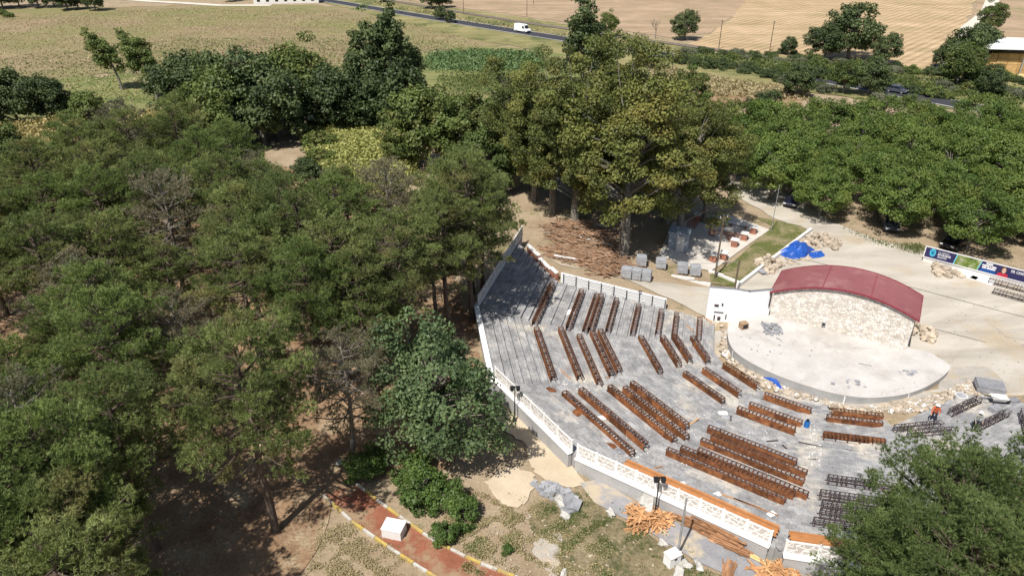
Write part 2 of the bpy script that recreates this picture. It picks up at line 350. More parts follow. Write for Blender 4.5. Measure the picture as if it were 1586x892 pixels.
def kerb(P, label):
    root = empty('path_kerb', P[0], 0, label, 'kerb', 'painted kerbs along the red path')
    seg = [(P[i+1]-P[i]).length for i in range(len(P)-1)]; tot = sum(seg); n = int(tot/1.02)
    def pt(d):
        for i, s in enumerate(seg):
            if d <= s: return P[i].lerp(P[i+1], d/s)
            d -= s
        return P[-1]
    for i in range(n):
        a, b = pt(i*tot/n+.015), pt((i+1)*tot/n-.015); c = (a+b)/2; ln = (b-a).length
        mb = MB().box((c.x-P[0].x, c.y-P[0].y, c.z-P[0].z+.06+random.uniform(-.015, .015)), (ln, .16, .18), math.atan2(b.y-a.y, b.x-a.x)+random.uniform(-.02, .02))
        mb.build('kerb_stone', M_ky if i % 2 else M_kw, root)
kerb(K1, 'yellow and white painted kerb between dry grass and red path'); kerb(K2, 'yellow and white painted kerb beside the green bushes')
# ================================================================ THE SEATING TERRACE
M_slab = mat('grey_stone_slab', [(.215, .214, .217), (.295, .293, .294), (.42, .412, .402)], .8, .82, bump=.3, bscale=14, tint=.15, fine=.28, dirt=(.50, .455, .385), dscale=.3, dcut=(.535, .68), spec=.25)
M_conc = mat('raw_concrete', [(.34, .335, .33), (.45, .44, .43)], .7, .9, fine=.15, bump=.2)
M_riser = mat('terrace_mortar', [(.27, .265, .26), (.36, .35, .34)], .9, .95, fine=.2)
M_white = mat('white_render', [(.74, .735, .72), (.80, .80, .79)], .6, .8, fine=.04, dirt=(.55, .5, .43), dscale=.8, dcut=(.64, .78))
terr = empty('seating_terrace', (CX, CY, 0), 0, 'stepped grey stone amphitheatre terrace curving round the stage', 'amphitheatre')
KS = list(ANG)
def srange(k, r):
    i = KS.index(k)
    lo = sloA(r) if k == 'A' else -r*math.tan(R(ANG[k]-ANG[KS[i-1]])/2)
    hi = r*.62 if k == 'G' else r*math.tan(R(ANG[KS[i+1]]-ANG[k])/2)
    if k == 'C': hi = min(hi, (27.6-r*math.cos(R(23)))/math.sin(R(23)))
    if k == 'E': lo = max(lo, -(27.6-r*math.cos(R(23.5)))/math.sin(R(23.5)))
    return lo, hi
def pl(k, r, s):                      # local to the terrace centre
    n = NRM[k]; return (n[0]*r-n[1]*s, n[1]*r+n[0]*s)
slabs = []
for k in KS:
    core = MB(); z = 0
    for i, h in enumerate(RISE):
        z += h; r0, r1 = EDGES[i], min(EDGES[i+1], OUT[k])
        if r0 >= OUT[k]-.05: break
        if (k == 'G' and r0 < 11.4) or (k == 'F' and r0 < 9.4): continue
        if i == len(RISE)-1: r1 = OUT[k]
        (a0, b0), (a1, b1) = srange(k, r0), srange(k, r1)
        core.prism([pl(k, r0, a0), pl(k, r0, b0), pl(k, r1+.02, b1), pl(k, r1+.02, a1)], -.6, z-.05-i*1e-4)
        nr = max(1, round((r1-r0)/.25)); dr = (r1-r0)/nr
        for q in range(nr):
            ra, rb = r0+q*dr+(.0 if q == 0 else .006), r0+(q+1)*dr-.006
            if q == 0: ra -= .02
            (sa0, sb0), (sa1, sb1) = srange(k, ra), srange(k, rb)
            L0 = max(sa0, sa1); H0 = min(sb0, sb1); s = L0-random.uniform(0, .5)
            lo, hi = min(sa0, sa1), max(sb0, sb1)
            while s < hi:
                s2 = s+random.choice((.5, .6, .45, .7))
                c0, d0 = max(s+.006, sa0), min(s2-.006, sb0); c1, d1 = max(s+.006, sa1), min(s2-.006, sb1)
                if d0-c0 > .04 and d1-c1 > .04:
                    jz = random.gauss(0, .005); tl = random.gauss(0, .003)
                    if random.random() > .012:
                        slabs.append((k, [pl(k, ra, c0), pl(k, ra, d0), pl(k, rb, d1), pl(k, rb, c1)], z+jz, tl))
                s = s2
    core.build('terrace_core', M_riser, terr)
def slabmesh(mb, P, z, tl):
    mb.prism(P, z-.05, z)
    for j in range(4): v = mb.v[-4+j]; mb.v[-4+j] = (v[0], v[1], v[2]+(tl if j in (0, 1) else -tl))
def vis(P):
    x, y = P[0][0]+CX, P[0][1]+CY; d = y*CP+CH*SP; u = 793+FPX*x/d
    return (0 < u < 1280 and y > 24)
order = sorted(range(len(slabs)), key=lambda i: (not vis(slabs[i][1]), math.hypot(slabs[i][1][0][0]+CX, slabs[i][1][0][1]+CY)))
near = set(order[:300])
rest = {k: MB() for k in KS}
for i, (k, P, z, tl) in enumerate(slabs):
    if i in near:
        c = (sum(p[0] for p in P)/4, sum(p[1] for p in P)/4); mb = MB(); slabmesh(mb, [(p[0]-c[0], p[1]-c[1]) for p in P], 0, tl)
        mb.build('paving_slab', M_slab, terr, loc=(c[0], c[1], z))
    else: slabmesh(rest[k], P, z, tl)
for k in KS: tag(rest[k].build('paving', M_slab, terr), kind='stuff')
# ---------------------------------------------------------------- bench frames
M_rust = mat('rust_panel', [(.10, .038, .019), (.205, .08, .034), (.34, .145, .056)], 2.6, .85, tint=.42, fine=.25, bump=.2, spec=.2)
M_steel = mat('brown_steel', [(.07, .032, .021), (.15, .07, .04)], 3, .75, tint=.35, fine=.25)
M_bare = mat('primed_steel', [(.045, .035, .036), (.085, .062, .06)], 3, .6, tint=.2)
BN = {
'A': [((860, 442), (831, 503)), ((902, 452.5), (882, 509)), ((923.6, 457.6), (903.4, 513)), ((933.7, 460), (916, 512)), ((952.6, 464), (940, 512)), ((990.4, 474), (978.6, 515.6)), ((1027, 483), (1018, 517)), ((1046, 486.6), (1042.6, 519.4)), ((1081, 494), (1085, 524.4))],
'B': [((829, 510), (859, 587)), ((870, 510.5), (899.6, 586)), ((894.6, 520.6), (925, 593.8)), ((918, 515.6), (947.5, 581)), ((930, 513), (959, 575)), ((991.7, 523), (1023, 575)), ((1028, 523), (1049.7, 564.8)), ((1049.7, 522), (1070, 559.7)), ((1072, 524), (1097.6, 559.7))],
'C': [((873, 608), (975, 703)), ((901, 605), (1001, 692)), ((942.5, 601), (1047, 681)), ((966.5, 602.6), (1065, 678)), ((978, 595), (1065, 660.6)), ((1061, 578.6), (1119, 621.5)), ((1089, 573.6), (1147, 610)), ((1123, 566), (1173, 601))],
'D': [((1032, 700), (1217, 774)), ((1053, 697), (1229.6, 769)), ((1080.7, 700), (1253, 764.5)), ((1083, 687), (1245, 747)), ((1100.4, 678), (1250, 733)), ((1095.7, 665), (1234, 715.7)), ((1142, 635), (1231, 668)), ((1161, 627), (1241, 658)), ((1185, 611.5), (1255.7, 638))],
'E': [((1259, 803), (1400, 834)), ((1269, 788), (1400, 818)), ((1272, 775.7), (1400, 804)), ((1269, 760), (1400, 789)), ((1280.7, 736.6), (1400, 763)), ((1274.6, 671.4), (1371.5, 689)), ((1281, 646), (1369, 662)), ((1288.8, 634), (1368, 648))],
'F': [((1409, 673), (1480, 668)), ((1387, 663), (1462, 658))],
'G': [((1517, 663), (1565, 640)), ((1472, 639), (1517, 619))],
}
WHERE = dict(A='the railing wedge', B='the wedge beside the bare steps', C='the lamp-post wedge', D='the timber-bench wedge', E='the corner-pine wedge', F='the orange-vest worker wedge', G='the grey-clad worker wedge')
ORD = ['first', 'second', 'third', 'fourth', 'fifth', 'sixth', 'seventh', 'eighth', 'ninth']
def bench(name, L, style, loc, rz, label, group):
    root = empty(name, loc, rz, label, 'bench', group)
    H, D = .6, .42; fr = MB(); th = .045
    bare = style == 'bare'; ms = M_bare if bare else M_steel
    for y in (-D/2, D/2):
        for z in (th/2+.02, H-th/2): fr.box((0, y, z), (L+(.25 if z < .2 else 0), th, th))
        if bare: fr.box((0, y, H*.55), (L, th*.7, th*.7))
    n = max(2, round(L/.3))
    for i in range(n+1):
        x = -L/2+th/2+(L-th)*i/n
        fr.box((x, 0, H-th/2+.003), (th if bare else .1, D-th, th*.6), t=random.random()); 
        if i % 3 == 0 or (bare and i % 2 == 0):
            for y in (-D/2, D/2): fr.box((x, y, H/2), (th, th*.95, H-2*th))
            fr.box((x, 0, .045), (th, D-th, th))
        if i < n:
            x2 = x+(L-th)/n
            fr.bar((x, D/2, H-.05), (x2, D/2, H*.55), .014, n=4); 
    fr.build('frame', ms, root)
    if not bare:
        np_ = max(2, round(L/.98)); pw = L/np_; yb = -D/2-.035 if style == 'panel' else D/2-.06
        for i in range(np_):
            p = MB().box((0, 0, 0), (pw-.012, .012, H-.045))
            # pressed ribs on the sheet
            for rx in (-.3, 0, .3): p.box((rx*pw, -.011, 0), (.05, .012, H-.07), t=p.t[0])
            o = p.build('panel', M_rust, root, loc=(-L/2+pw*(i+.5), yb+random.uniform(-.004, .004), H/2+.012))
    return root
def seat_from_px(a, b, k):
    z = 1.
    for _ in range(25):
        A, B = at(*a, z+.3), at(*b, z+.3); m = (A+B)/2; z = .5*z+.5*tz_smooth(m.x, m.y)
    n = Vector((*NRM[k], 0)); c = Vector((CX, CY, 0))
    r = n.dot(m-c)
    # stand on one tread: keep clear of the riser behind
    e = max([q for q in EDGES if q <= r] or [7.5]); e2 = min([q for q in EDGES if q > r]); lo, hi = e+.25, e2-.26
    r = min(max(r, lo), hi) if hi > lo else (e+e2)/2
    t = Vector((-n.y, n.x, 0)); s0, s1 = t.dot(A-c), t.dot(B-c)
    p = c+n*r+t*((s0+s1)/2); p.z = tier_z(r)+.008
    return p, abs(s1-s0), math.atan2(t.y, t.x), r
used = {}
for k, L_ in BN.items():
    m = len(L_)
    for i, (a, b) in enumerate(L_):
        p, ln, rz, r = seat_from_px(a, b, k)
        used.setdefault(k, []).append(r)
        style = 'bare' if (k in 'FG' or (k == 'E' and i < 5)) else ('front' if (k == 'E' and i == 5) else 'panel')
        # local +y points at the stage so the panels close the outer side
        row = ORD[m-1-i]
        kind = {'panel': 'rust-brown panelled bench frame', 'bare': 'bare dark steel bench frame', 'front': 'bench frame rust-panelled on its stage side'}[style]
        bench('bench_frame', ln, style, p, rz, '%s, %s row from stage, %s' % (kind, row, WHERE[k]), 'bench frames on the terrace')
for k, v in used.items(): print('BENCH', k, [round(x, 2) for x in v])
hp = on(1579, 665, 0, tz); bench('bench_frame', 3.9, 'bare', hp+Vector((.4, 0, .05)), R(64), 'bare dark steel bench frame set crosswise behind the grey-clad worker', 'bench frames on the terrace')
# ---------------------------------------------------------------- perimeter walls with lattice railing
M_lat = mat('white_lattice', [(.70, .685, .66), (.78, .77, .75)], .8, .75, fine=.05)
M_latback = mat('lattice_backing', [(.44, .40, .36), (.52, .48, .44)], .8, .85, fine=.08)
def lattice_wall(k, s0, s1, r, label, npan, rail=True, ends=(0, 0), hz=None):
    n = NRM[k]; root_p = (CX+pl(k, r, 0)[0], CY+pl(k, r, 0)[1]); ztop = tier_z(r-.1)+.12 if hz is None else hz
    root = empty('boundary_wall', (root_p[0], root_p[1], 0), math.atan2(n[0], -n[1]), label, 'wall', 'white boundary walls round the terrace')
    # local x along the wall, local -y outwards
    ux, uy = math.cos(root.rotation_euler[2]), math.sin(root.rotation_euler[2]); tx, ty = -n[1], n[0]; sg = 1 if ux*tx+uy*ty > 0 else -1
    a, b = sorted((s0*sg, s1*sg)); L = b-a; m = (a+b)/2
    zb = min(gz(root_p[0]+n[0]*.5+ux*q, root_p[1]+n[1]*.5+uy*q) for q in (a, m, b))-.25
    MB().box((m, -.15, (zb+ztop)/2), (L, .3, ztop-zb)).build('wall_body', M_conc, root)
    MB().box((m, -.15, ztop+.035), (L+.12, .46, .07)).build('coping', M_white, root)
    if not rail: return root
    Hh = 1.0; pw = L/npan; zr = ztop+.07
    for i in range(npan):
        x0 = a+pw*i; pn = MB(); pn.box((pw/2, 0, Hh/2), (pw-.13, .03, Hh-.1))
        po = pn.build('railing_panel', M_latback, root, loc=(x0, -.02, zr))
        la = MB()
        for z in (.05, Hh-.05): la.box((pw/2, 0, z), (pw-.12, .075, .1))
        for x in (.08, pw-.08): la.box((x, 0, Hh/2), (.06, .07, Hh-.2))
        g = {}
        for u in range(7):
            for v in range(4):
                jx = 0 if u in (0, 6) else random.uniform(-.13, .13); jz = 0 if v in (0, 3) else random.uniform(-.1, .1)
                g[u, v] = Vector((.08+(pw-.16)*u/6+jx*(v % 3 > 0 or 1), 0, .08+(Hh-.16)*v/3+jz))
        for u in range(7):
            for v in range(4):
                for du, dv in ((1, 0), (0, 1), (1, 1)):
                    if (u+du, v+dv) in g and not (du == 1 and dv == 1 and (u+v) % 2) and not (v in (0, 3) and dv == 0) and random.random() > .12:
                        if (du, dv) == (0, 1) and (u+v) % 2 == 0: continue
                        p, q = g[u, v], g[u+du, v+dv]; d = q-p
                        la.box((p+d/2+Vector((0, 0, 0))), (d.length+.03, .062+random.uniform(0, .004), .055), M=Matrix.Rotation(-math.atan2(d.z, d.x), 3, 'Y'))
        la.build('lattice', M_lat, po)
    for i in range(npan+1): MB().box((a+pw*i, -.02, zr+Hh/2+.03), (.11, .11, Hh+.06)).build('railing_post', M_white, root)
    return root
def s_of(k, p): n = NRM[k]; return -n[1]*(p.x-CX)+n[0]*(p.y-CY)
def spx(k, x, y, r):                 # where a pixel's sight line meets the wall line of wedge k at coping height
    z = tier_z(r-.1)+.2; return s_of(k, at(x, y, z))
lattice_wall('B', -OUT['B']*math.tan(R(11.75)), OUT['B']*math.tan(R(11.75))-.2, OUT['B']+.02, 'low white coped wall along the bare steps beside the grove', 5, rail=False)
lattice_wall('A', -10.5, OUT['A']*math.tan(R(11.75))-.2, OUT['A']+.02, 'shaded lattice-railed wall under the pines at the top of the steps', 6)
lattice_wall('C', spx('C', 764, 586, 28.6), spx('C', 877, 703, 28.6), 28.62, 'white lattice-railed wall with a lamp post outside it', 6)
lattice_wall('D', spx('D', 889, 712, 27.6), spx('D', 1187, 852, 27.6), 27.62, 'long white lattice-railed wall with timber stacked against its foot', 9)
lattice_wall('E', spx('E', 1216, 866, 28.0), spx('E', 1216, 866, 28.0)+11, 28.02, 'short white lattice-railed wall shaded by the corner pine', 6)
# long timber benches behind the railing
M_wood = mat('oiled_timber', [(.36, .15, .055), (.47, .215, .085)], 1.5, .6, tint=.2, fine=.2)
def wood_bench(k, s0, s1, r, label, stepped):
    z = tier_z(r); c = pl(k, r, (s0+s1)/2); root = empty('timber_bench', (CX+c[0], CY+c[1], z), math.atan2(NRM[k][0], -NRM[k][1]), label, 'bench', 'timber benches behind the railings')
    L = abs(s1-s0)
    for i in range(6): MB().box((0, -.45+i*.165, .46+.004*i), (L-.15*(i % 2), .15, .04)).build('slat', M_wood, root)
    n = max(2, int(L/1.6))
    for i in range(n+1): MB().box((-L/2+.2+(L-.4)*i/n, -.03, .22), (.07, .7, .43)).build('leg', M_steel, root)
sD0, sD1 = spx('D', 960, 728, 26.3), spx('D', 1200, 838, 26.3)
wood_bench('D', sD0, sD1, 26.2, 'long orange timber bench behind the long lattice-railed wall', True)
wood_bench('E', spx('E', 1222, 842, 27.3), spx('E', 1222, 842, 27.3)+9.5, 26.75, 'orange timber bench running under the corner pine', True)
# ================================================================ STAGE AND ITS BACKDROP BUILDING
M_stage = mat('stage_screed', [(.45, .425, .395), (.58, .56, .53)], .35, .88, fine=.1, bump=.15, dirt=(.40, .37, .34), dscale=.22, dcut=(.5, .66))
M_stfront = mat('stage_fairface', [(.30, .30, .295), (.40, .395, .385)], .8, .85, fine=.12)
t_ = M_stage.node_tree; b_ = t_.nodes['Principled BSDF']; c_ = b_.inputs['Base Color'].links[0].from_socket; t_.links.new(cracks(t_, c_, .16, .004, .7), b_.inputs['Base Color'])
SZ = .9
front = [at(x, y, SZ) for x, y in ((1127, 513), (1130, 530), (1140, 545), (1165, 562), (1205, 581), (1250, 597), (1290, 608), (1330, 614.5), (1368, 614.5), (1405, 609), (1435, 598), (1458, 584), (1469, 573), (1472, 566))]
def smoothpath(P, n=4):
    o = []
    for i in range(len(P)-1):
        p0, p1, p2, p3 = P[max(i-1, 0)], P[i], P[i+1], P[min(i+2, len(P)-1)]
        for k in range(n):
            t = k/n; o.append(.5*((2*p1)+(p2-p0)*t+(2*p0-5*p1+4*p2-p3)*t*t+(3*p1-p0-3*p2+p3)*t**3))
    return o+[P[-1]]
front = smoothpath(front)
back = [at(1440, 545, SZ), at(1402, 538, SZ), at(1190, 488, SZ), at(1140, 492, SZ), at(1129, 500, SZ)]
st = empty('stage', (28, 52, 0), 0, 'round raised concrete stage strewn with offcuts', 'stage')
o_ = Vector((28, 52, 0)); poly = [p-o_ for p in front+back]
MB().prism([(p.x, p.y) for p in poly], -.3, SZ-.06).build('plinth', M_stfront, st)
ctr = sum((p for p in poly), Vector())/len(poly)
MB().prism([(ctr.x+(p.x-ctr.x)*1.004, ctr.y+(p.y-ctr.y)*1.004) for p in poly], SZ-.06, SZ).build('deck', M_stage, st)
jb = MB()
for x, y in ((1309, 613), (1408, 609), (1136, 543)):
    p = at(x, y, SZ)-o_; q = ctr+(p-ctr)*1.003; jb.box((q.x, q.y, .42), (.1, .05, .86), math.atan2((p-ctr).y, (p-ctr).x)+math.pi/2)
jb.build('render_seam', M_white, st)
# building: stone front wall under an arched ribbed roof
wl, wr = at(1192, 488, SZ), at(1403, 541, SZ)
wd = (wr-wl); WL = wd.length; wd.normalize(); wa = math.atan2(wd.y, wd.x); wn = Vector((-wd.y, wd.x, 0))
bld = empty('stage_building', (wl.x, wl.y, SZ), wa, 'stone-faced stage building with arched dark red ribbed roof', 'building')
M_stone = mat('rubble_stone', [(.56, .5, .43), (.68, .63, .57), (.75, .71, .66)], 1.3, .9, tint=.2, fine=.15, bump=.4)
M_mort = mat('wall_mortar', [(.48, .44, .38), (.55, .51, .45)], 1., .95)
M_roof = mat('red_roof_sheet', [(.20, .066, .072), (.25, .095, .098)], .5, .5, fine=.12, spec=.35, dirt=(.31, .17, .165), dscale=.35, dcut=(.5, .8))
hl, hc, hr = 2.75, 4.55, 3.35
def arch(x):                                     # roof line above the deck along the wall
    u = x/WL; return hl*(1-u)*(1-2*u)+4*hc*u*(1-u)+hr*u*(2*u-1)
BD = 4.6
wb = MB(); n = 24
prof = [(WL*i/n, arch(WL*i/n)) for i in range(n+1)]
vs = [(x, y, 0-.6) for y in (0, BD) for x, z in prof]+[(x, y, z) for y in (0, BD) for x, z in prof]; m = n+1
fs = []
for i in range(n):
    fs += [(i, i+1, 2*m+i+1, 2*m+i), (m+i+1, m+i, 3*m+i, 3*m+i+1), (2*m+i, 2*m+i+1, 3*m+i+1, 3*m+i)]
fs += [(m, 0, 2*m, 3*m), (n, m+n, 3*m+n, 2*m+n)]
wb.add(vs, fs, .5); wb.build('wall_core', M_mort, bld)
stones = MB(); z = 0.
def stonequad(mb, x0, x1, z0, z1, y0):
    q = .022; pts = []
    P = [(x0, z0), (x1, z0), (x1, z1), (x0, z1)]
    P = [(a+random.uniform(-.035, .035), b+random.uniform(-.03, .03)) for a, b in P]
    cx, cz = (x0+x1)/2, (z0+z1)/2; d = random.uniform(.035, .075)
    out = [(cx+(a-cx)*.97, y0, cz+(b-cz)*.95) for a, b in P]; top = [(cx+(a-cx)*.82+random.uniform(-.01, .01), y0-d, cz+(b-cz)*.76) for a, b in P]
    mb.add(out+top, [(4, 5, 6, 7), (0, 1, 5, 4), (1, 2, 6, 5), (2, 3, 7, 6), (3, 0, 4, 7)])
while z < hc+.3:
    h = random.uniform(.12, .23); x = -random.uniform(0, .2)
    while x < WL:
        ww = random.uniform(.15, .4); xx, x2 = max(x, .0), min(x+ww, WL)
        zt = min(arch(max(0, xx)), arch(min(WL, x2)))
        if x2-xx > .08 and z < zt-.06: stonequad(stones, xx, x2, z, min(z+h, zt), -.002)
        x += ww
    z += h
tag(stones.build('rubble_facing', M_stone, bld), kind='stuff')
side = MB(); z = 0
while z < hr:
    h = random.uniform(.18, .3); y = 0
    while y < BD:
        ww = random.uniform(.2, .5); y2 = min(y+ww, BD); zt = min(z+h, hr-.05)
        if zt-z > .05:
            P = [(WL+.002, y+.01, z+.01), (WL+.002, y2-.01, z+.01), (WL+.002, y2-.01, zt-.01), (WL+.002, y+.01, zt-.01)]
            T = [(WL+.04, y+.04, z+.04), (WL+.04, y2-.04, z+.04), (WL+.04, y2-.04, zt-.04), (WL+.04, y+.04, zt-.04)]
            side.add(P+T, [(4, 5, 6, 7), (0, 1, 5, 4), (1, 2, 6, 5), (2, 3, 7, 6), (3, 0, 4, 7)])
        y += ww
    z += h
tag(side.build('rubble_return', M_stone, bld), kind='stuff')
rf = MB(); ov = .28; nx_, yy = 150, []
nrib = 11; y0, y1 = -ov, BD+.35
yy = []
for i in range(nrib):
    a = y0+(y1-y0)*i/nrib; d = (y1-y0)/nrib
    yy += [(a, 0), (a+d*.42, 0), (a+d*.60, .05), (a+d*.82, .05)]
yy.append((y1, 0))
xs = [-.3+(WL+.6)*i/nx_ for i in range(nx_+1)]
vs = [(x, y, arch(x)+.06+dz) for (y, dz) in yy for x in xs]; k = nx_+1
rf.add(vs, [(j*k+i, j*k+i+1, (j+1)*k+i+1, (j+1)*k+i) for j in range(len(yy)-1) for i in range(nx_)], .5)
rfo = rf.build('roof', M_roof, bld)
M_trim = mat('dark_red_trim', [(.20, .035, .05), (.24, .045, .06)], 1, .45, spec=.4)
for y in (y0-.03, y1+.03):
    tr = MB()
    for i in range(nx_):
        a, b = xs[i], xs[i+1]
        tr.add([(a, y-.03, arch(a)-.06), (b, y-.03, arch(b)-.06), (b, y+.03, arch(b)-.06), (a, y+.03, arch(a)-.06), (a, y-.03, arch(a)+.14), (b, y-.03, arch(b)+.14), (b, y+.03, arch(b)+.14), (a, y+.03, arch(a)+.14)],
               [(3, 2, 1, 0), (4, 5, 6, 7), (0, 1, 5, 4), (2, 3, 7, 6)], .5)
    tr.build('roof_trim', M_trim, rfo)
for x in (-.33, WL+.33):
    MB().box((x, (y0+y1)/2, arch(x)+.05), (.06, y1-y0+.1, .2)).build('roof_trim', M_trim, rfo)
for q_ in (.34, .68):
    x = WL*q_; MB().box((x, (y0+y1)/2, arch(x)+.125), (.07, y1-y0, .012), M=Matrix.Rotation(-math.atan2(arch(x+.1)-arch(x-.1), .2), 3, 'Y')).build('sheet_lap', M_trim, rfo)
# vent box in the wall
v = MB().box((5.0, -.13, .62), (.42, .24, .42)); v.build('vent_box', M_conc, bld)
MB().box((5.0, -.256, .60), (.26, .02, .26)).build('vent_opening', mat('dark_void', [(.02, .02, .02)]), bld)
# white rendered wing wall left of the building, three faces
M_wing = mat('wing_render', [(.78, .79, .80), (.82, .83, .84)], .5, .8, fine=.03, dirt=(.6, .58, .54), dscale=.35, dcut=(.66, .85))
ww = empty('wing_wall', (20, 61, 0), 0, 'white rendered wing wall with grey patches beside the stage building', 'wall')
wp = [at(1092, 495, .0), at(1134, 499, .0)]
zt_ = 3.7
cor = [Vector((wp[0].x, wp[0].y)), Vector((wp[1].x, wp[1].y))]
c3 = at(1154, 490.5, SZ); cor.append(Vector((c3.x, c3.y))); c4 = at(1192, 496, SZ); cor.append(Vector((c4.x, c4.y)))
cor[3] = Vector((wl.x-.06, wl.y+.12))
for i in range(3):
    a, b = cor[i], cor[i+1]; d = (b-a); L_ = d.length; m_ = (a+b)/2; nn = Vector((-d.y, d.x)).normalized()*.13
    MB().box((m_.x+nn.x-20, m_.y+nn.y-61, (zt_+(-.06 if i else 0))/2-.15), (L_+(.0 if i != 1 else -.02), .26, zt_+.3), math.atan2(d.y, d.x)).build('rendered_face', M_wing, ww)
    MB().box((m_.x+nn.x-20, m_.y+nn.y-61, zt_+.02), (L_+.02, .3, .035), math.atan2(d.y, d.x)).build('flashing', mat('grey_flashing', [(.2, .2, .21)], rough=.5), ww)
dd = (cor[1]-cor[0]).normalized(); nn = Vector((dd.y, -dd.x)); yaw = math.atan2(dd.y, dd.x)
for s_, z_, w_, h_ in ((.9, 1.75, .42, .25), (1.45, 1.9, .14, .3), (1.2, 1.0, .9, .1), (.85, .35, .12, .6), (1.3, .3, .3, .4), (1.95, .55, .1, .55)):
    p_ = cor[0]+dd*s_+nn*.02; MB().box((p_.x-20, p_.y-61, z_), (w_, .05, h_), yaw).build('wall_fitting', M_bare, ww)
pp_ = cor[3]+Vector((.0, -.12)); MB().bar((pp_.x-20-.2, pp_.y-61-.05, 1.9), (pp_.x-20-.2, pp_.y-61-.05, 3.4), .07).build('downpipe', M_bare, ww)
# ================================================================ TREES
def leaves_mesh(name, C, D, Lh, W, tint, fold=None):
    """rhombic leaf blades: centre C, axis D, half length Lh, half width W, one tint each"""
    n = len(C); D = D/np.maximum(np.linalg.norm(D, axis=1, keepdims=True), 1e-6)
    r = RS.normal(size=(n, 3)); S = np.cross(D, r); S /= np.maximum(np.linalg.norm(S, axis=1, keepdims=True), 1e-6)
    Lh = np.broadcast_to(np.asarray(Lh, float).reshape(-1, 1) if np.ndim(Lh) else np.full((n, 1), Lh), (n, 1)); W = np.broadcast_to(np.asarray(W, float).reshape(-1, 1) if np.ndim(W) else np.full((n, 1), W), (n, 1))
    V = np.empty((n, 4, 3)); V[:, 0] = C-D*Lh; V[:, 1] = C+S*W-D*Lh*.1; V[:, 2] = C+D*Lh; V[:, 3] = C-S*W-D*Lh*.1
    me = bpy.data.meshes.new(name); me.vertices.add(4*n); me.vertices.foreach_set('co', V.astype(np.float32).ravel())
    me.loops.add(4*n); me.loops.foreach_set('vertex_index', np.arange(4*n, dtype=np.int32))
    me.polygons.add(n); me.polygons.foreach_set('loop_start', np.arange(0, 4*n, 4, dtype=np.int32))
    a = me.attributes.new('tint', 'FLOAT', 'POINT'); a.data.foreach_set('value', np.repeat(np.clip(tint, 0, 1), 4).astype(np.float32))
    me.update(calc_edges=True); return me
def unit(a): return a/np.maximum(np.linalg.norm(a, axis=-1, keepdims=True), 1e-6)
M_bark = mat('pine_bark', [(.085, .062, .048), (.15, .115, .09)], 3, .95, fine=.4, bump=.5)
M_bark2 = mat('grey_bark', [(.15, .135, .115), (.26, .24, .20)], 2, .95, fine=.3, bump=.4)
M_twig = mat('dry_twigs', [(.17, .15, .125), (.25, .225, .19)], 2, .95)
L_pine = leafmat('pine_needles', (.06, .083, .026), (.24, .285, .1), (.26, .235, .1), .2, .28)
L_pine2 = leafmat('fresh_pine_needles', (.058, .09, .026), (.225, .285, .09), None, .2, .22)
L_dry = leafmat('thin_pine_needles', (.1, .095, .06), (.22, .205, .13), (.2, .16, .1), .15, .2)
L_plane = leafmat('plane_leaves', (.05, .066, .017), (.195, .215, .06), (.215, .19, .055), .24, .24)
L_orch = leafmat('orchard_leaves', (.04, .078, .016), (.165, .23, .055), (.17, .2, .05), .28, .22)
L_dark = leafmat('dark_leaves', (.03, .05, .02), (.11, .145, .055), None, .2, .25)
L_mid = leafmat('mid_leaves', (.046, .07, .02), (.145, .19, .054), (.165, .165, .055), .25, .25)
L_blue = leafmat('bluish_leaves', (.045, .08, .034), (.145, .205, .088), None, .24, .1)
L_bush = leafmat('bush_leaves', (.042, .082, .018), (.14, .21, .054), None, .24, .2)
L_grey = leafmat('grey_green_leaves', (.09, .1, .06), (.19, .2, .13), None, .2, .2)
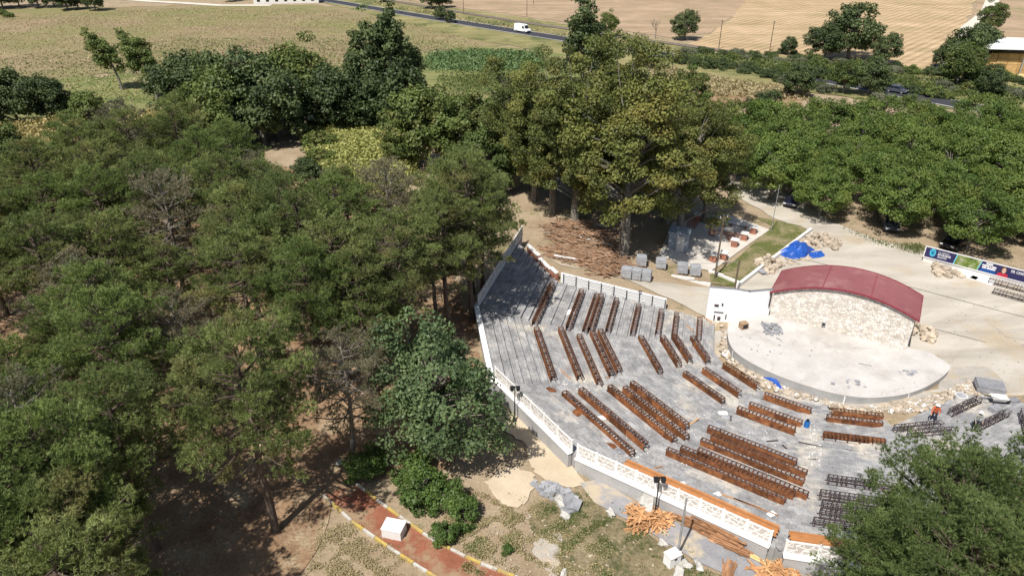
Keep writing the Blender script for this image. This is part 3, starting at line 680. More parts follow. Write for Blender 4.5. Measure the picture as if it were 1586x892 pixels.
def pine(seed, H=12., CR=3.3, base=.36, dens=1., flat=.6, tufts=15, dry=.0):
    rs = np.random.RandomState(seed); rd = random.Random(seed); tb = MB()
    bend = rs.uniform(-.5, .5, 2); tp = []
    for i in range(7):
        u = i/6; tp.append(Vector((bend[0]*math.sin(u*2.2)+.02*rs.randn(), bend[1]*math.sin(u*2.5)+.02*rs.randn(), H*.97*u)))
    tb.path(tp, [.23*(1-.82*u/6)+.02 for u in range(7)], 7)
    def trunk(z):
        u = min(.999, z/(H*.97))*6; i = int(u); return tp[i].lerp(tp[i+1], u-i)
    C = []; D = []; T = []; az = rs.uniform(0, 6.28); nl = int(46*dens)
    for i in range(nl):
        u = (i+.5)/nl; z = H*(base+(1-base)*u**.85*.99); az += 2.4+rs.uniform(-.5, .5)
        prof = (math.sin(math.pi*min(1, .22+.72*u))**.7)*(1-.45*max(0, u-.75)/.25)
        ln = CR*prof*rs.uniform(.72, 1.18); el = R(-4+34*u+rs.uniform(-10, 12)) if u < .9 else R(55)
        a = trunk(z); d = Vector((math.cos(az)*math.cos(el), math.sin(az)*math.cos(el), math.sin(el)))
        sid = Vector((-math.sin(az), math.cos(az), 0))
        pts = [a]
        for k in range(1, 5):
            s = k/4; pts.append(a+d*(ln*s)+Vector((0, 0, .10*ln*(s*s-s)*1.2))+sid*rd.uniform(-.08, .08)*ln*s)
        tb.path(pts, [.06*(1-.2*k)*ln/3+.012 for k in range(5)], 4)
        isdry = rs.rand() < dry+(.32 if u < .22 else 0)
        nb = max(3, int(ln*2.7))
        for j in range(nb):
            s = .34+.68*(j+rs.rand())/nb; q = min(s, .999)*4; k = int(q); p = pts[k].lerp(pts[min(k+1, 4)], q-k)
            br = (sid*(1 if j % 2 else -1)*rd.uniform(.35, 1)+d*rd.uniform(.2, .9)+Vector((0, 0, rd.uniform(.0, .5)))).normalized()
            bl = rd.uniform(.35, .85)*(1.15-.5*s)*CR/3.0; e = p+br*bl
            tb.bar(p, e, .016, .006, 3, caps=False)
            if isdry:
                for _ in range(2):
                    e2 = p+(br+Vector((rd.uniform(-.7, .7), rd.uniform(-.7, .7), rd.uniform(-.3, .5))))*bl*rd.uniform(.6, 1.1); tb.bar(p.lerp(e, .4), e2, .012, .004, 3, caps=False)
                if rs.rand() < .75: continue
            ct = np.array(e); nt_ = rs.poisson(tufts*1.05)+2
            pos = ct+rs.normal(size=(nt_, 3))*np.array([.2, .2, .13])*bl/.55+np.array([0, 0, .05])
            tone = np.clip(.5+.2*rs.randn()+.15*(u-.4), 0, 1)
            for pz in pos:
                m = 12; dirs = unit(rs.normal(size=(m, 3))*.8+np.array([br.x, br.y, br.z+.6]))
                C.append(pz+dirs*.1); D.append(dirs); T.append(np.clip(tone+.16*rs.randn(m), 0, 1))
    C = np.concatenate(C); D = np.concatenate(D); T = np.concatenate(T)
    return tb.mesh('trunk'), leaves_mesh('crown', C, D, rs.uniform(.085, .135, len(C)), rs.uniform(.009, .0165, len(C)), T)
def broad(seed, H=10., rx=4., rz=3.6, zc=None, nclump=90, lpc=95, leaf=.17, csize=1.0, trunk_r=.22, lobes=.25, up=.55, skew=(0, 0), droop=0., gap=.0, limbs=True, narrow=False):
    rs = np.random.RandomState(seed); tb = MB(); zc = H-rz if zc is None else zc
    lob = rs.uniform(0, 6.28, 6); C = []; D = []; T = []; S_ = []
    th0 = max(.3, zc-rz*.75)
    tpts = [Vector((skew[0]*q*q, skew[1]*q*q, zc*1.0*q)) for q in (0, .3, .6, .85, 1)]
    tb.path(tpts, [trunk_r*1.2, trunk_r, trunk_r*.85, trunk_r*.65, trunk_r*.45], 7)
    cents = []
    for i in range(nclump*4):
        if len(cents) >= nclump: break
        d = unit(rs.normal(size=3)); 
        if d[2] < -.75: continue
        rr = rs.uniform(.45, 1)**.45
        az = math.atan2(d[1], d[0]); f = 1+lobes*(math.sin(2*az+lob[0])*.5+math.sin(3*az+lob[1]+2*d[2])*.5+math.sin(5*az+lob[2]+4*d[2])*.35)
        if narrow: f *= 1-.55*max(0, d[2])
        p = d*rr*f*np.array([rx, rx, rz]); p[2] += zc; p[:2] += np.array(skew)*(p[2]/max(zc, .1))**2
        if p[2] < .25: continue
        if gap and rs.rand() < gap and d[2] < .2: continue
        cents.append((p, d, rr))
    for p, d, rr in cents:
        cs = csize*rs.uniform(.7, 1.3); n = max(6, rs.poisson(lpc*(cs/csize)**2))
        q = unit(rs.normal(size=(n, 3)))*(rs.uniform(.25, 1, (n, 1))**.5)*np.array([cs, cs, cs*.62])
        pos = p+q; pos[:, 2] -= droop*np.linalg.norm(q[:, :2], axis=1)
        nrm = unit(q+np.array([0, 0, up*cs])+d*.4*cs+rs.normal(size=(n, 3))*.75*cs)
        ax = np.cross(nrm, rs.normal(size=(n, 3)))
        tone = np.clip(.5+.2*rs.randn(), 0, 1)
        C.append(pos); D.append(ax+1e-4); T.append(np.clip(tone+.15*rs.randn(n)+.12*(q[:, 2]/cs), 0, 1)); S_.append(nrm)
    C = np.concatenate(C); D = np.concatenate(D); T = np.concatenate(T); Nn = np.concatenate(S_)
    if limbs:
        for p, d, rr in cents[::2]:
            e = Vector(p); z0 = max(th0*.55, min(zc*.95, p[2]-.55*math.hypot(p[0], p[1]))); a = Vector((skew[0]*(z0/zc)**2, skew[1]*(z0/zc)**2, z0)); mid = a.lerp(e, .5)+Vector((rs.randn()*.15, rs.randn()*.15, .08*(e-a).length))
            r0 = trunk_r*.28; tb.path([a, mid, e], [r0, r0*.6, .015], 4)
    n = len(C); me = leaves_mesh2('crown', C, Nn, D, rs.uniform(.75, 1.25, n)*leaf, T)
    return tb.mesh('trunk'), me
def leaves_mesh2(name, C, Nn, D, size, tint):
    D = unit(D); S = unit(np.cross(Nn, D)); n = len(C); s = size.reshape(-1, 1)
    V = np.empty((n, 4, 3)); V[:, 0] = C-D*s; V[:, 1] = C+S*s*.62; V[:, 2] = C+D*s; V[:, 3] = C-S*s*.62
    me = bpy.data.meshes.new(name); me.vertices.add(4*n); me.vertices.foreach_set('co', V.astype(np.float32).ravel())
    me.loops.add(4*n); me.loops.foreach_set('vertex_index', np.arange(4*n, dtype=np.int32))
    me.polygons.add(n); me.polygons.foreach_set('loop_start', np.arange(0, 4*n, 4, dtype=np.int32))
    a = me.attributes.new('tint', 'FLOAT', 'POINT'); a.data.foreach_set('value', np.repeat(np.clip(tint, 0, 1), 4).astype(np.float32))
    me.update(calc_edges=True); return me
LIB = {}
def lib(key, pair, bark, leaf):
    t_, c_ = pair; t_.materials.append(bark); c_.materials.append(leaf); LIB[key] = (t_, c_)
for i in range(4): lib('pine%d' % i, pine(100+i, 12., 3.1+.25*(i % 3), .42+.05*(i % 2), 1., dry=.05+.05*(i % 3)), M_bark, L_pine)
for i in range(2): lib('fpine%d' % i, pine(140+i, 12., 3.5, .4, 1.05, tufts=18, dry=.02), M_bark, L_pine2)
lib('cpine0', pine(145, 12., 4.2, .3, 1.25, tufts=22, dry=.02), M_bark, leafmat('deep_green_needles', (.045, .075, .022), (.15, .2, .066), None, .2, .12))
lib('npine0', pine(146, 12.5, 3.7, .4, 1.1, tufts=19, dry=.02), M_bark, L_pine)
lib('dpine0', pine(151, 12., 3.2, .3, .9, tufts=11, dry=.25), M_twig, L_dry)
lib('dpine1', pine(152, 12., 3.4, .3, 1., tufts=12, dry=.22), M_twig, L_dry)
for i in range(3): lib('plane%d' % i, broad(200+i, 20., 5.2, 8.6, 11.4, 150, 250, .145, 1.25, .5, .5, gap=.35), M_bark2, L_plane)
for i in range(4): lib('orch%d' % i, broad(220+i, 8.5, 4.1, 3.4, 4.9, 120, 150, .13, .95, .2, .32), M_bark2, L_orch)
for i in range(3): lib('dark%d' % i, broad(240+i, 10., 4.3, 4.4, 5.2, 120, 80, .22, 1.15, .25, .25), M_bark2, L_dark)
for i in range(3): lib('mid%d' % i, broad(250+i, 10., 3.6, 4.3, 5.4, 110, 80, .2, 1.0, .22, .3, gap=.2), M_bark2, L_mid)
lib('poplar0', broad(260, 18., 3., 9., 9.4, 120, 85, .26, 1.15, .35, .35, up=.3), M_bark2, L_dark)
lib('poplar1', broad(261, 18., 3.4, 8.5, 9.4, 95, 75, .26, 1.2, .35, .5, up=.3, gap=.3), M_bark2, L_dark)
lib('wind0', broad(262, 12., 2.3, 4.2, 8.2, 75, 90, .2, .95, .25, .3, skew=(-1.9, 0)), M_bark2, L_mid)
lib('wind1', broad(263, 12., 2.6, 4.4, 8.0, 85, 90, .2, 1.0, .25, .3, skew=(-1.4, 0)), M_bark2, L_mid)
lib('ail0', broad(270, 11., 3.9, 4.5, 6.0, 170, 130, .12, .8, .25, .5, droop=.55), M_bark2, L_blue)
for i in range(3): lib('bush%d' % i, broad(280+i, 2.2, 1.35, 1.1, 1.05, 45, 75, .1, .42, .05, .3), M_bark2, L_bush)
for i in range(2): lib('hedge%d' % i, broad(290+i, 3., 2.2, 1.5, 1.45, 50, 60, .17, .7, .06, .35), M_bark2, L_dark)
lib('hedgeg', broad(295, 3., 2.4, 1.3, 1.25, 45, 60, .18, .75, .06, .35), M_bark2, L_grey)
lib('hedgem', broad(296, 3., 2.4, 1.4, 1.3, 50, 60, .18, .75, .06, .35), M_bark2, L_mid)
def bare(seed, H):
    tb = MB(); rd = random.Random(seed)
    def grow(p, d, l, r, n):
        e = p+d*l; tb.bar(p, e, r, r*.65, 4, caps=False)
        if n:
            for _ in range(3): grow(p.lerp(e, rd.uniform(.55, 1)), (d+Vector((rd.uniform(-.75, .75), rd.uniform(-.75, .75), rd.uniform(-.2, .5)))).normalized(), l*rd.uniform(.5, .8), r*.6, n-1)
    grow(Vector(), Vector((0, 0, 1)), H*.38, .16, 4); return tb.mesh('trunk')
TREE_N = {}
def tree(name, key, base, label, group=None, s=1., cat='tree', rz=None, sz=None):
    root = empty(name, base, random.uniform(0, 6.28) if rz is None else rz, label, cat, group)
    root.scale = (s, s, s*(sz or 1)); t_, c_ = LIB[key]
    link('trunk' if cat == 'tree' else 'stems', t_, None, root); link('crown' if cat == 'tree' else 'foliage', c_, None, root)
    return root
def crown_at(x, y, zc):                        # base point below a crown centre seen at pixel x, y, zc metres above the ground
    z = 2.
    for _ in range(25): p = at(x, y, z+zc); z = .5*z+.5*gz(p.x, p.y)
    p = at(x, y, z+zc); return Vector((p.x, p.y, gz(p.x, p.y)-.05))
# --- pine grove: a jittered stand, thinned where the photograph shows open ground
from mathutils import geometry as mg
def inside(p, poly):
    c = False; n = len(poly)
    for i in range(n):
        a, b = poly[i], poly[(i+1) % n]
        if (a[1] > p.y) != (b[1] > p.y) and p.x < (b[0]-a[0])*(p.y-a[1])/(b[1]-a[1])+a[0]: c = not c
    return c
grove = [(q.x, q.y) for q in px([(-160, 520), (-60, 445), (60, 395), (140, 320), (260, 290), (400, 320), (470, 380), (580, 400), (680, 400), (705, 440), (700, 500), (660, 560), (560, 640), (520, 690), (400, 700), (310, 770), (200, 900), (110, 1060), (-300, 1060)])]
clear = [[(q.x, q.y) for q in px(L_)] for L_ in ([(205, 372), (260, 355), (268, 400), (225, 420)], [(235, 580), (350, 570), (350, 600), (250, 620)], [(420, 590), (520, 565), (560, 700), (440, 690)], [(300, 720), (420, 690), (460, 760), (320, 790)])]
rp = random.Random(5); placed = []
xs_ = [p[0] for p in grove]; ys_ = [p[1] for p in grove]
y = min(ys_); row = 0
G_P = 'pines of the grove'
while y < max(ys_):
    x = min(xs_)+(2.6 if row % 2 else 0)
    while x < max(xs_):
        p = Vector((x+rp.uniform(-1.3, 1.3), y+rp.uniform(-1.3, 1.3), 0)); x += 5.6
        if not inside(p, grove) or any(inside(p, c) for c in clear): continue
        q = Vector((p.x, p.y, gz(p.x, p.y)-.05)); u_ = 793+FPX*q.x/(q.y*CP+(CH-8)*SP)
        if u_ < -160: continue
        placed.append(q)
    y += 5.0; row += 1
for q in placed:
    k = rp.random(); key = 'dpine%d' % rp.randrange(2) if k < .13 else ('fpine%d' % rp.randrange(2) if k < .3 else 'pine%d' % rp.randrange(4))
    zone = 'beside the terrace wall' if rho(q.x, q.y) < 36 and q.x > -12 and q.y < 66 else ('at the rear by the crop plots' if q.y > 78 else ('beside the dirt clearing and path' if q.y < 46 and q.x > -24 else 'deep inside the dense grove'))
    lab = {'d': 'thin greyish pine with bare twigs '+zone, 'f': 'fresh green pine '+zone, 'p': 'dark olive pine '+zone}[key[0]]
    tree('pine_tree', key, q, lab, G_P+' ('+{'d': 'thin, ', 'f': 'fresh, ', 'p': 'olive, '}[key[0]]+zone+')', rp.uniform(.76, 1.14), rz=rp.uniform(0, 6.28))
print('PINES', len(placed))
for x, y, s, key, lb in ((40, 800, 1.05, 'pine0', 'olive pine in the lower grove corner'), (95, 768, 1.1, 'fpine1', 'fresh green pine in the lower grove corner'), (110, 880, 1., 'pine3', 'olive pine deep in the lower grove corner'), (120, 960, 1., 'pine1', 'olive pine at the lower end of the clearing'), (-20, 900, 1.05, 'fpine0', 'fresh green pine at the grove\'s outer lower edge'), (60, 690, 1., 'dpine0', 'thin grey pine above the lower grove corner'), (190, 690, 1., 'pine2', 'olive pine above the clearing edge')):
    tree('pine_tree', key, crown_at(x, y, 8.*s), lb, None, s)
for wx, wy, s, lb in ((-3.7, 56.4, 1.2, 'tall olive pine just outside the wall, shading the bare steps'), (-3.9, 61.5, 1.05, 'olive pine overhanging the shaded lattice wall')):
    tree('pine_tree', 'npine0', Vector((wx, wy, gz(wx, wy)-.05)), lb, None, s)
tree('pine_tree', 'npine0', on(428, 822)-Vector((0, 0, .05)), 'leaning pine with thick bare trunk beside the red path', 'pines beside the path', 1.1, rz=1.)
for (x, y, key, s, lb) in ((470, 470, 'fpine1', 1.05, 'full green pine overhanging the dirt clearing'), (560, 470, 'pine2', 1., 'olive pine between clearing and broadleaf tree'), (690, 380, 'pine0', 1.1, 'olive pine leaning over the shaded upper steps'), (745, 345, 'pine1', .95, 'olive pine beside the brushwood heap'), (620, 420, 'pine3', 1.1, 'tall olive pine behind the bluish broadleaf tree'), (530, 585, 'dpine1', .85, 'sparse brownish pine between clearing and path')):
    tree('pine_tree', key, crown_at(x, y, 8.3*s), lb, None, s)
for (x, y, s, key, lb) in ((1462, 815, .95, 'cpine0', 'broad dark green pine rising over the terrace corner, beside the bench frames'), (1585, 830, .95, 'cpine0', 'dark green pine behind the corner pine toward the workers'), (1385, 895, .8, 'cpine0', 'dark green pine whose branches reach the short lattice wall'), (1490, 950, 1.0, 'cpine0', 'dark green pine in the middle of the corner clump'), (1610, 970, 1.05, 'pine2', 'olive pine at the outer edge of the corner clump')):
    tree('pine_tree', key, crown_at(x, y, 8.2*s), lb, None, s)
# --- big plane trees
for (x, y, s, i, lb) in ((965, 398, 1.05, 0, 'large olive plane tree behind the wrapped pallets'), (1050, 374, .85, 1, 'large olive plane tree over the brick picnic area'), (890, 345, .92, 2, 'large olive plane tree above the brushwood heap'), (1000, 318, .85, 0, 'large olive plane tree behind the picnic area'), (925, 305, .85, 1, 'large plane tree in the middle of the plane clump'), (828, 310, .75, 2, 'plane tree beside the pines and brushwood'), (1090, 345, .7, 2, 'plane tree overhanging the pale track'), (855, 330, .85, 0, 'slimmer plane tree left of the brushwood heap'), (960, 330, .92, 2, 'slimmer plane tree between the big planes'), (1030, 345, .8, 0, 'slimmer plane tree behind the kiosk'), (800, 290, .8, 1, 'plane tree at the meadow side of the clump')):
    tree('plane_tree', 'plane%d' % i, on(x, y)-Vector((0, 0, .1)), lb, None, s)
# --- bluish broadleaf tree and bushes by the terrace wall
tree('broadleaf_tree', 'ail0', crown_at(672, 605, 5.8), 'bluish green feathery broadleaf tree between grove and terrace wall', None, 1.0, rz=.5)
for (x, y, i, s, lb) in ((655, 775, 0, 1.0, 'wide green bush under the bluish tree'), (690, 785, 2, .85, 'green bush among the bushes by the kerb'), (718, 805, 1, .75, 'round green bush beside pale sand'), (690, 836, 2, .6, 'small bush touching the kerb'), (785, 855, 1, .25, 'tiny lone bush in dry grass'), (572, 735, 0, .9, 'leafy sapling clump in the shade of the path'), (640, 740, 1, .9, 'bush at the foot of the bluish tree')):
    tree('bush', 'bush%d' % i, on(x, y), lb, None, s, 'bush')
# --- orchard on the right
G_O = 'round trees of the orchard'; ro = random.Random(3)
for yy_, x0, x1, st_ in ((190, 1125, 1700, 80), (210, 1160, 1700, 82), (230, 1140, 1720, 86), (252, 1200, 1760, 88), (276, 1290, 1790, 92), (302, 1400, 1800, 94), (325, 1520, 1850, 100)):
    x = x0+ro.uniform(-10, 10); first = x
    while x < x1:
        front_ = (yy_ > 240 and x < first+130) or yy_ > 320
        tree('orchard_tree', 'orch%d' % ro.randrange(4), crown_at(x, yy_+ro.uniform(-5, 5), 5.), ('round bright green orchard tree in the front row along the yard' if front_ else 'round bright green orchard tree within the orchard block'), G_O+(' (front row)' if front_ else ' (inner rows)'), ro.uniform(.8, 1.08)); x += st_*ro.uniform(.9, 1.1)
# --- trees and hedges in the middle distance
MID = [('dark', 30, 195, 1.0, 'dark bushy tree beside the yellow crop strip'), ('dark', 85, 190, .85, 'dark bushy tree next to the wind-bent poplars'), ('dark', -25, 200, 1.1, 'dark bushy tree at the end of the yellow crop strip'),
 ('dark', 292, 178, 1.15, 'dark rounded tree right of the wind-bent poplars'), ('dark', 330, 185, 1.15, 'dark rounded tree in the hedge before the dry field'), ('dark', 380, 200, 1.4, 'dark rounded tree at the hedge by the meadow'), ('dark', 430, 215, 1.1, 'dark tree beside the dead grey tree'), ('mid', 330, 250, 1.1, 'mid green tree at the rear of the grove'), ('mid', 300, 225, .9, 'mid green tree behind the grove near the hedge'), ('mid', 475, 195, 1.5, 'tall mid green tree left of the tall dark poplars'), ('dark', 445, 190, 1.15, 'dark tree half behind the tall mid green tree'),
 ('mid', 660, 262, 1.2, 'slender tree with pale trunk by the sunflower plot'), ('mid', 700, 262, 1.1, 'slender tree with two trunks by the sunflower plot'), ('mid', 745, 250, 1.05, 'bushy tree between sunflower plot and plane trees'), ('mid', 620, 255, .7, 'low tree at the sunflower plot corner'), ('dark', 570, 205, .6, 'small dark tree at the foot of the tall poplars'), ('mid', 40, 300, .9, 'broadleaf tree at the edge of the yellow strip'), ('dark', 10, 305, 1., 'dark broadleaf tree on the grove edge'), ('dark', 20, 400, 1., 'dark broadleaf tree inside the grove'), ('mid', 55, 420, .8, 'mid green broadleaf tree inside the grove'), ('mid', 760, 300, .9, 'broadleaf tree between pines and plane trees'), ('mid', 800, 285, .9, 'yellowish broadleaf tree before the plane trees'), ('mid', 710, 315, .7, 'small broadleaf tree behind the pines'),
 ('mid', 360, 222, 1.25, 'tall mid green tree in the rear hedge'), ('dark', 410, 225, 1.35, 'tall dark tree in the rear hedge'), ('dark', 520, 205, 1.1, 'dark tree beside the tall poplars'), ('mid', 150, 215, .8, 'mid green tree at the yellow crop strip'), ('dark', 545, 200, 1., 'dark bushy tree under the thinning poplar'), ('mid', 1060, 190, 1.0, 'pointed tree rising above the plane trees'), ('dark', 1180, 210, .8, 'dark tree at the orchard edge')]
for i, (k, x, y, s, lb) in enumerate(MID):
    tree('broadleaf_tree', '%s%d' % (k, i % 3), on(x, y)-Vector((0, 0, .1)), lb, None, s)
for (k, x, y, s, sz, lb) in (('poplar0', 612, 200, 1., 1.08, 'tallest dark poplar of the roadside-field clump'), ('poplar1', 575, 200, 1., .95, 'thinning poplar with bare top twigs'), ('poplar0', 640, 190, .9, .85, 'shorter dark poplar at the right of the clump'), ('dark0', 605, 205, 1.25, 1., 'dark spreading tree below the poplars'), ('poplar1', 900, 165, 1.15, 1.0, 'tall ragged poplar behind the plane trees'), ('poplar0', 935, 160, .9, .8, 'shorter poplar behind the plane trees'), ('wind0', 190, 140, 1., 1., 'wind-bent poplar with bare lower trunk at the field edge'), ('wind1', 244, 154, 1.08, 1., 'second, fuller wind-bent poplar at the field edge')):
    tree('poplar_tree', k, on(x, y)-Vector((0, 0, .1)), lb, None, s, rz=(None if k[0] != 'w' else 0.), sz=sz)
dm = bare(3, 8.); dm.materials.append(M_twig)
for x, y, s, lb in ((492, 205, 1., 'dead grey leafless tree behind the green hedge'), (790, 150, .6, 'small dead tree in the meadow by the plane trees'), (1015, 60, .9, 'grey leafless bush by the railway')):
    r_ = empty('dead_tree', on(x, y), random.uniform(0, 6), lb, 'tree'); r_.scale = (s, s, s); link('trunk', dm, None, r_)
FAR = [('mid', 941, 58, .95, 'round tree beside the railway behind the poplar'), ('dark', 1060, 62, 1.05, 'dark round tree between railway and stubble'), ('dark', 1312, 92, 1.75, 'largest dark round tree on the stubble edge'), ('dark', 1275, 94, 1.2, 'dark tree joined to the largest stubble tree'), ('dark', 1370, 100, .95, 'dark round tree standing alone on the stubble edge'), ('dark', 1220, 85, .6, 'small dark tree on the stubble edge'), ('mid', 1530, 52, 1.2, 'tree at the track above the white-roofed shed'), ('dark', 1508, 108, 1.35, 'big dark tree hiding the shed corner'), ('dark', 1485, 112, 1.3, 'dark tree beside the twin poles'), ('mid', 1500, 128, .9, 'tree before the hay stack'), ('dark', 1457, 105, .7, 'small dark tree by the shed'), ('dark', 682, 31, .55, 'dark bush tree on the road verge'), ('dark', 698, 36, .5, 'second dark bush tree on the road verge'), ('dark', 668, 14, 1.2, 'round tree beyond the railway'), ('dark', 686, 12, .9, 'smaller tree beyond the railway'), ('dark', 590, 4, .6, 'bush tree on the far verge'), ('dark', 1530, 148, .8, 'dark tree before the shed'), ('mid', 1480, 135, 1.2, 'mid green tree in the hedge by the shed'), ('dark', 1345, 148, 1.0, 'dark tree beside the road near the parked car'), ('dark', 1232, 150, .9, 'dark rounded tree before the orchard'), ('mid', 1305, 145, .9, 'mid green tree beside the road')]
for i, (k, x, y, s, lb) in enumerate(FAR): tree('broadleaf_tree', '%s%d' % (k, i % 3), on(x, y)-Vector((0, 0, .1)), lb, None, s*.82)
G_T = 'trees along the far field edge'
for x, y, s in ((5, 14, 1.2), (30, 10, 1.), (60, 12, 1.1), (85, 12, .9), (105, 16, 1.1), (122, 15, .8), (148, 17, .9), (-20, 14, 1.2), (355, 3, .7), (375, 0, .8)):
    tree('broadleaf_tree', 'dark%d' % (int(x) % 3), on(x, y), 'dark tree in the row at the far field edge', G_T, s)
for i in range(44):
    x, y = random.uniform(120, 500), random.uniform(225, 330)
    p_ = on(x, y)
    if i >= 30: p_ = on(random.uniform(255, 330), random.uniform(205, 240))
    k_ = random.choice(('hedgem', 'hedgem', 'hedge1', 'hedgeg')); nm = {'hedgem': 'yellow-green', 'hedge1': 'dark green', 'hedgeg': 'grey-green'}[k_]
    tree('undergrowth_bush', k_, p_, nm+' undergrowth bush at the rear edge of the grove', 'undergrowth at the rear of the grove ('+nm+')', random.uniform(.7, 1.3), 'bush')
G_H = 'roadside hedge bushes'; rh = random.Random(9)
for x0, y0, x1, y1, n, keys in ((1035, 96, 1200, 118, 16, ('hedge0', 'hedge1')), (1060, 84, 1260, 100, 16, ('hedgem', 'hedgeg', 'hedge0')), (1200, 112, 1330, 126, 12, ('hedgem', 'hedge1')), (1240, 100, 1420, 116, 16, ('hedgem', 'hedgeg')), (1300, 128, 1470, 152, 16, ('hedgeg', 'hedge0', 'hedgem')), (1380, 112, 1590, 130, 18, ('hedge0', 'hedge1', 'hedgem')), (1400, 135, 1586, 150, 12, ('hedgeg', 'hedgem')), (480, 202, 555, 205, 7, ('hedgem',)), (265, 212, 300, 225, 4, ('hedgem', 'hedge0')), (20, 30, 0, 24, 4, ('hedgem',)), (1180, 120, 1290, 145, 8, ('hedgeg', 'hedge0')), (1150, 92, 1230, 82, 6, ('hedge0',)), (1350, 160, 1440, 168, 7, ('hedgem', 'hedgeg'))):
    for i in range(n):
        u = (i+rh.random())/n; k = rh.choice(keys)
        lb = {'hedge0': 'dark green leafy roadside hedge bush', 'hedge1': 'dark green leafy roadside hedge bush', 'hedgeg': 'grey-green reedy roadside hedge bush', 'hedgem': 'yellow-green leafy roadside hedge bush'}[k]
        tree('hedge_bush', k, on(x0+(x1-x0)*u, y0+(y1-y0)*u+rh.uniform(-3, 3)), lb, G_H+' ('+k[:6]+')' if k in ('hedgeg', 'hedgem') else G_H+' (dark)', rh.uniform(.4, .85), 'bush')
# ================================================================ WALLS, POSTS AND RAILINGS ROUND THE YARD
M_black = mat('black_metal', [(.012, .012, .014), (.025, .025, .028)], 2, .5, spec=.4)
M_brick = mat('red_brick', [(.30, .125, .085), (.40, .19, .13)], 3, .9, tint=.22, fine=.2)
M_cap = mat('white_cap', [(.62, .6, .57), (.72, .7, .67)], 1, .85, fine=.06)
M_galv = mat('galvanised_steel', [(.30, .31, .32), (.42, .43, .44)], 2, .45, spec=.5, metal=.4)
M_pole = mat('old_wood_pole', [(.10, .075, .055), (.17, .13, .10)], 2, .95, fine=.3)
def wallline(P, H, T, name, label, m=M_white, capm=None, cat='wall', zf=None):
    r = empty(name, (P[0].x, P[0].y, 0), 0, label, cat)
    for i in range(len(P)-1):
        a, b = P[i], P[i+1]; d = b-a; L = math.hypot(d.x, d.y); n = max(1, int(L/1.6)); yaw = math.atan2(d.y, d.x)
        for k in range(n):
            p, q = a.lerp(b, k/n), a.lerp(b, (k+1)/n); c = (p+q)/2; z0 = min(p.z, q.z)-.4; z1 = c.z+H
            MB().box((c.x-P[0].x, c.y-P[0].y, (z0+z1)/2), (L/n+.002, T, z1-z0), yaw).build('wall_block', m, r)
            if capm: MB().box((c.x-P[0].x, c.y-P[0].y, z1+.03), (L/n+.004, T+.1, .06), yaw).build('coping', capm, r)
    return r
def Apt(r, off=0.):                      # a point on the edge of wedge A, off metres outside it
    c = pl('A', r, sloA(r)-off); return Vector((CX+c[0], CY+c[1], 0))
def lift(p, z): return Vector((p.x, p.y, z))
lw = empty('low_wall', lift(Apt(23.2, .2), 0), 0, 'sloping white wall carrying the black railing above the terrace', 'wall'); o_ = Apt(23.2, .2)
for ra, rb in ((23.2, 17.9), (17.88, 12.4)):
    a, b = Apt(ra, .2)-o_, Apt(rb, .2)-o_; n_ = Vector((-(b-a).y, (b-a).x, 0)).normalized()*.15; za, zb = tz_smooth(*Apt(ra)[:2]), tz_smooth(*Apt(rb)[:2]); V = []
    for p_, z_ in ((a, za), (b, zb)):
        for q_ in (p_-n_, p_+n_): V += [(q_.x, q_.y, z_-.5), (q_.x, q_.y, z_+1.0)]
    MB().add(V, [(0, 1, 5, 4), (2, 6, 7, 3), (1, 3, 7, 5), (0, 2, 3, 1), (4, 5, 7, 6)], .5).build('wall_panel', M_white, lw)
rail = empty('railing', lift(Apt(22.8, -.12), 0), 0, 'black metal post railing with thin bars along the white wall', 'railing')
o_ = Apt(22.8, -.12); prev = None
for i in range(9):
    r_ = 22.9-i*1.3; p = Apt(r_, -.12)-o_; z0 = tier_z(r_); MB().bar((p.x, p.y, z0), (p.x, p.y, z0+1.15), .035, n=6).build('post', M_black, rail)
    if prev:
        for h in (.35, .7, 1.05): MB().bar((prev[0].x, prev[0].y, prev[1]+h), (p.x, p.y, z0+h), .016, n=4).build('bar', M_black, rail)
    prev = (p, z0)
MB().box((p.x*.75, p.y*.75, tier_z(15.2)+1.3), (.35, .12, .1)).build('lamp_head', M_black, rail)
# brick stepped wall at the top of wedge A
bw = empty('stepped_brick_wall', lift(Apt(23.6, .2), 0), 0, 'stepped red brick wall with white sloping cap at the end of the bare steps', 'wall'); o_ = Apt(23.6, .2)
for i in range(5):
    a, b = Apt(23.6+i*.8, .2)-o_, Apt(24.4+i*.8, .2)-o_; c = (a+b)/2; zz_ = tier_z(23.6+i*.8); yaw = math.atan2((b-a).y, (b-a).x); L_ = (b-a).length
    for j in range(5): MB().box((c.x, c.y, zz_-.3+j*.21), (L_-.01, .3+.002*(j % 2), .2), yaw).build('brick_course', M_brick, bw)
    MB().box((c.x-.06, c.y+.05, zz_+.78), (L_+.05, .42, .12), M=Matrix.Rotation(yaw, 3, 'Z') @ Matrix.Rotation(-.2, 3, 'Y')).build('cap_stone', M_cap, bw)
# kerb wall of the park corner
Pk = px([(1140, 447), (1180, 416), (1218, 387), (1256, 358)])
wallline(Pk, .45, .35, 'park_kerb_wall', 'low white wall between lawn and stone heaps', M_cap)
wallline(px([(1098, 420), (1120, 430), (1146, 440)]), .25, .35, 'garden_edging', 'pale edging strip below the picnic paving', M_cap)
wallline(px([(1040, 426), (1075, 436), (1100, 443)]), .2, .3, 'garden_edging', 'pale curb behind the wrapped pallets', M_cap)
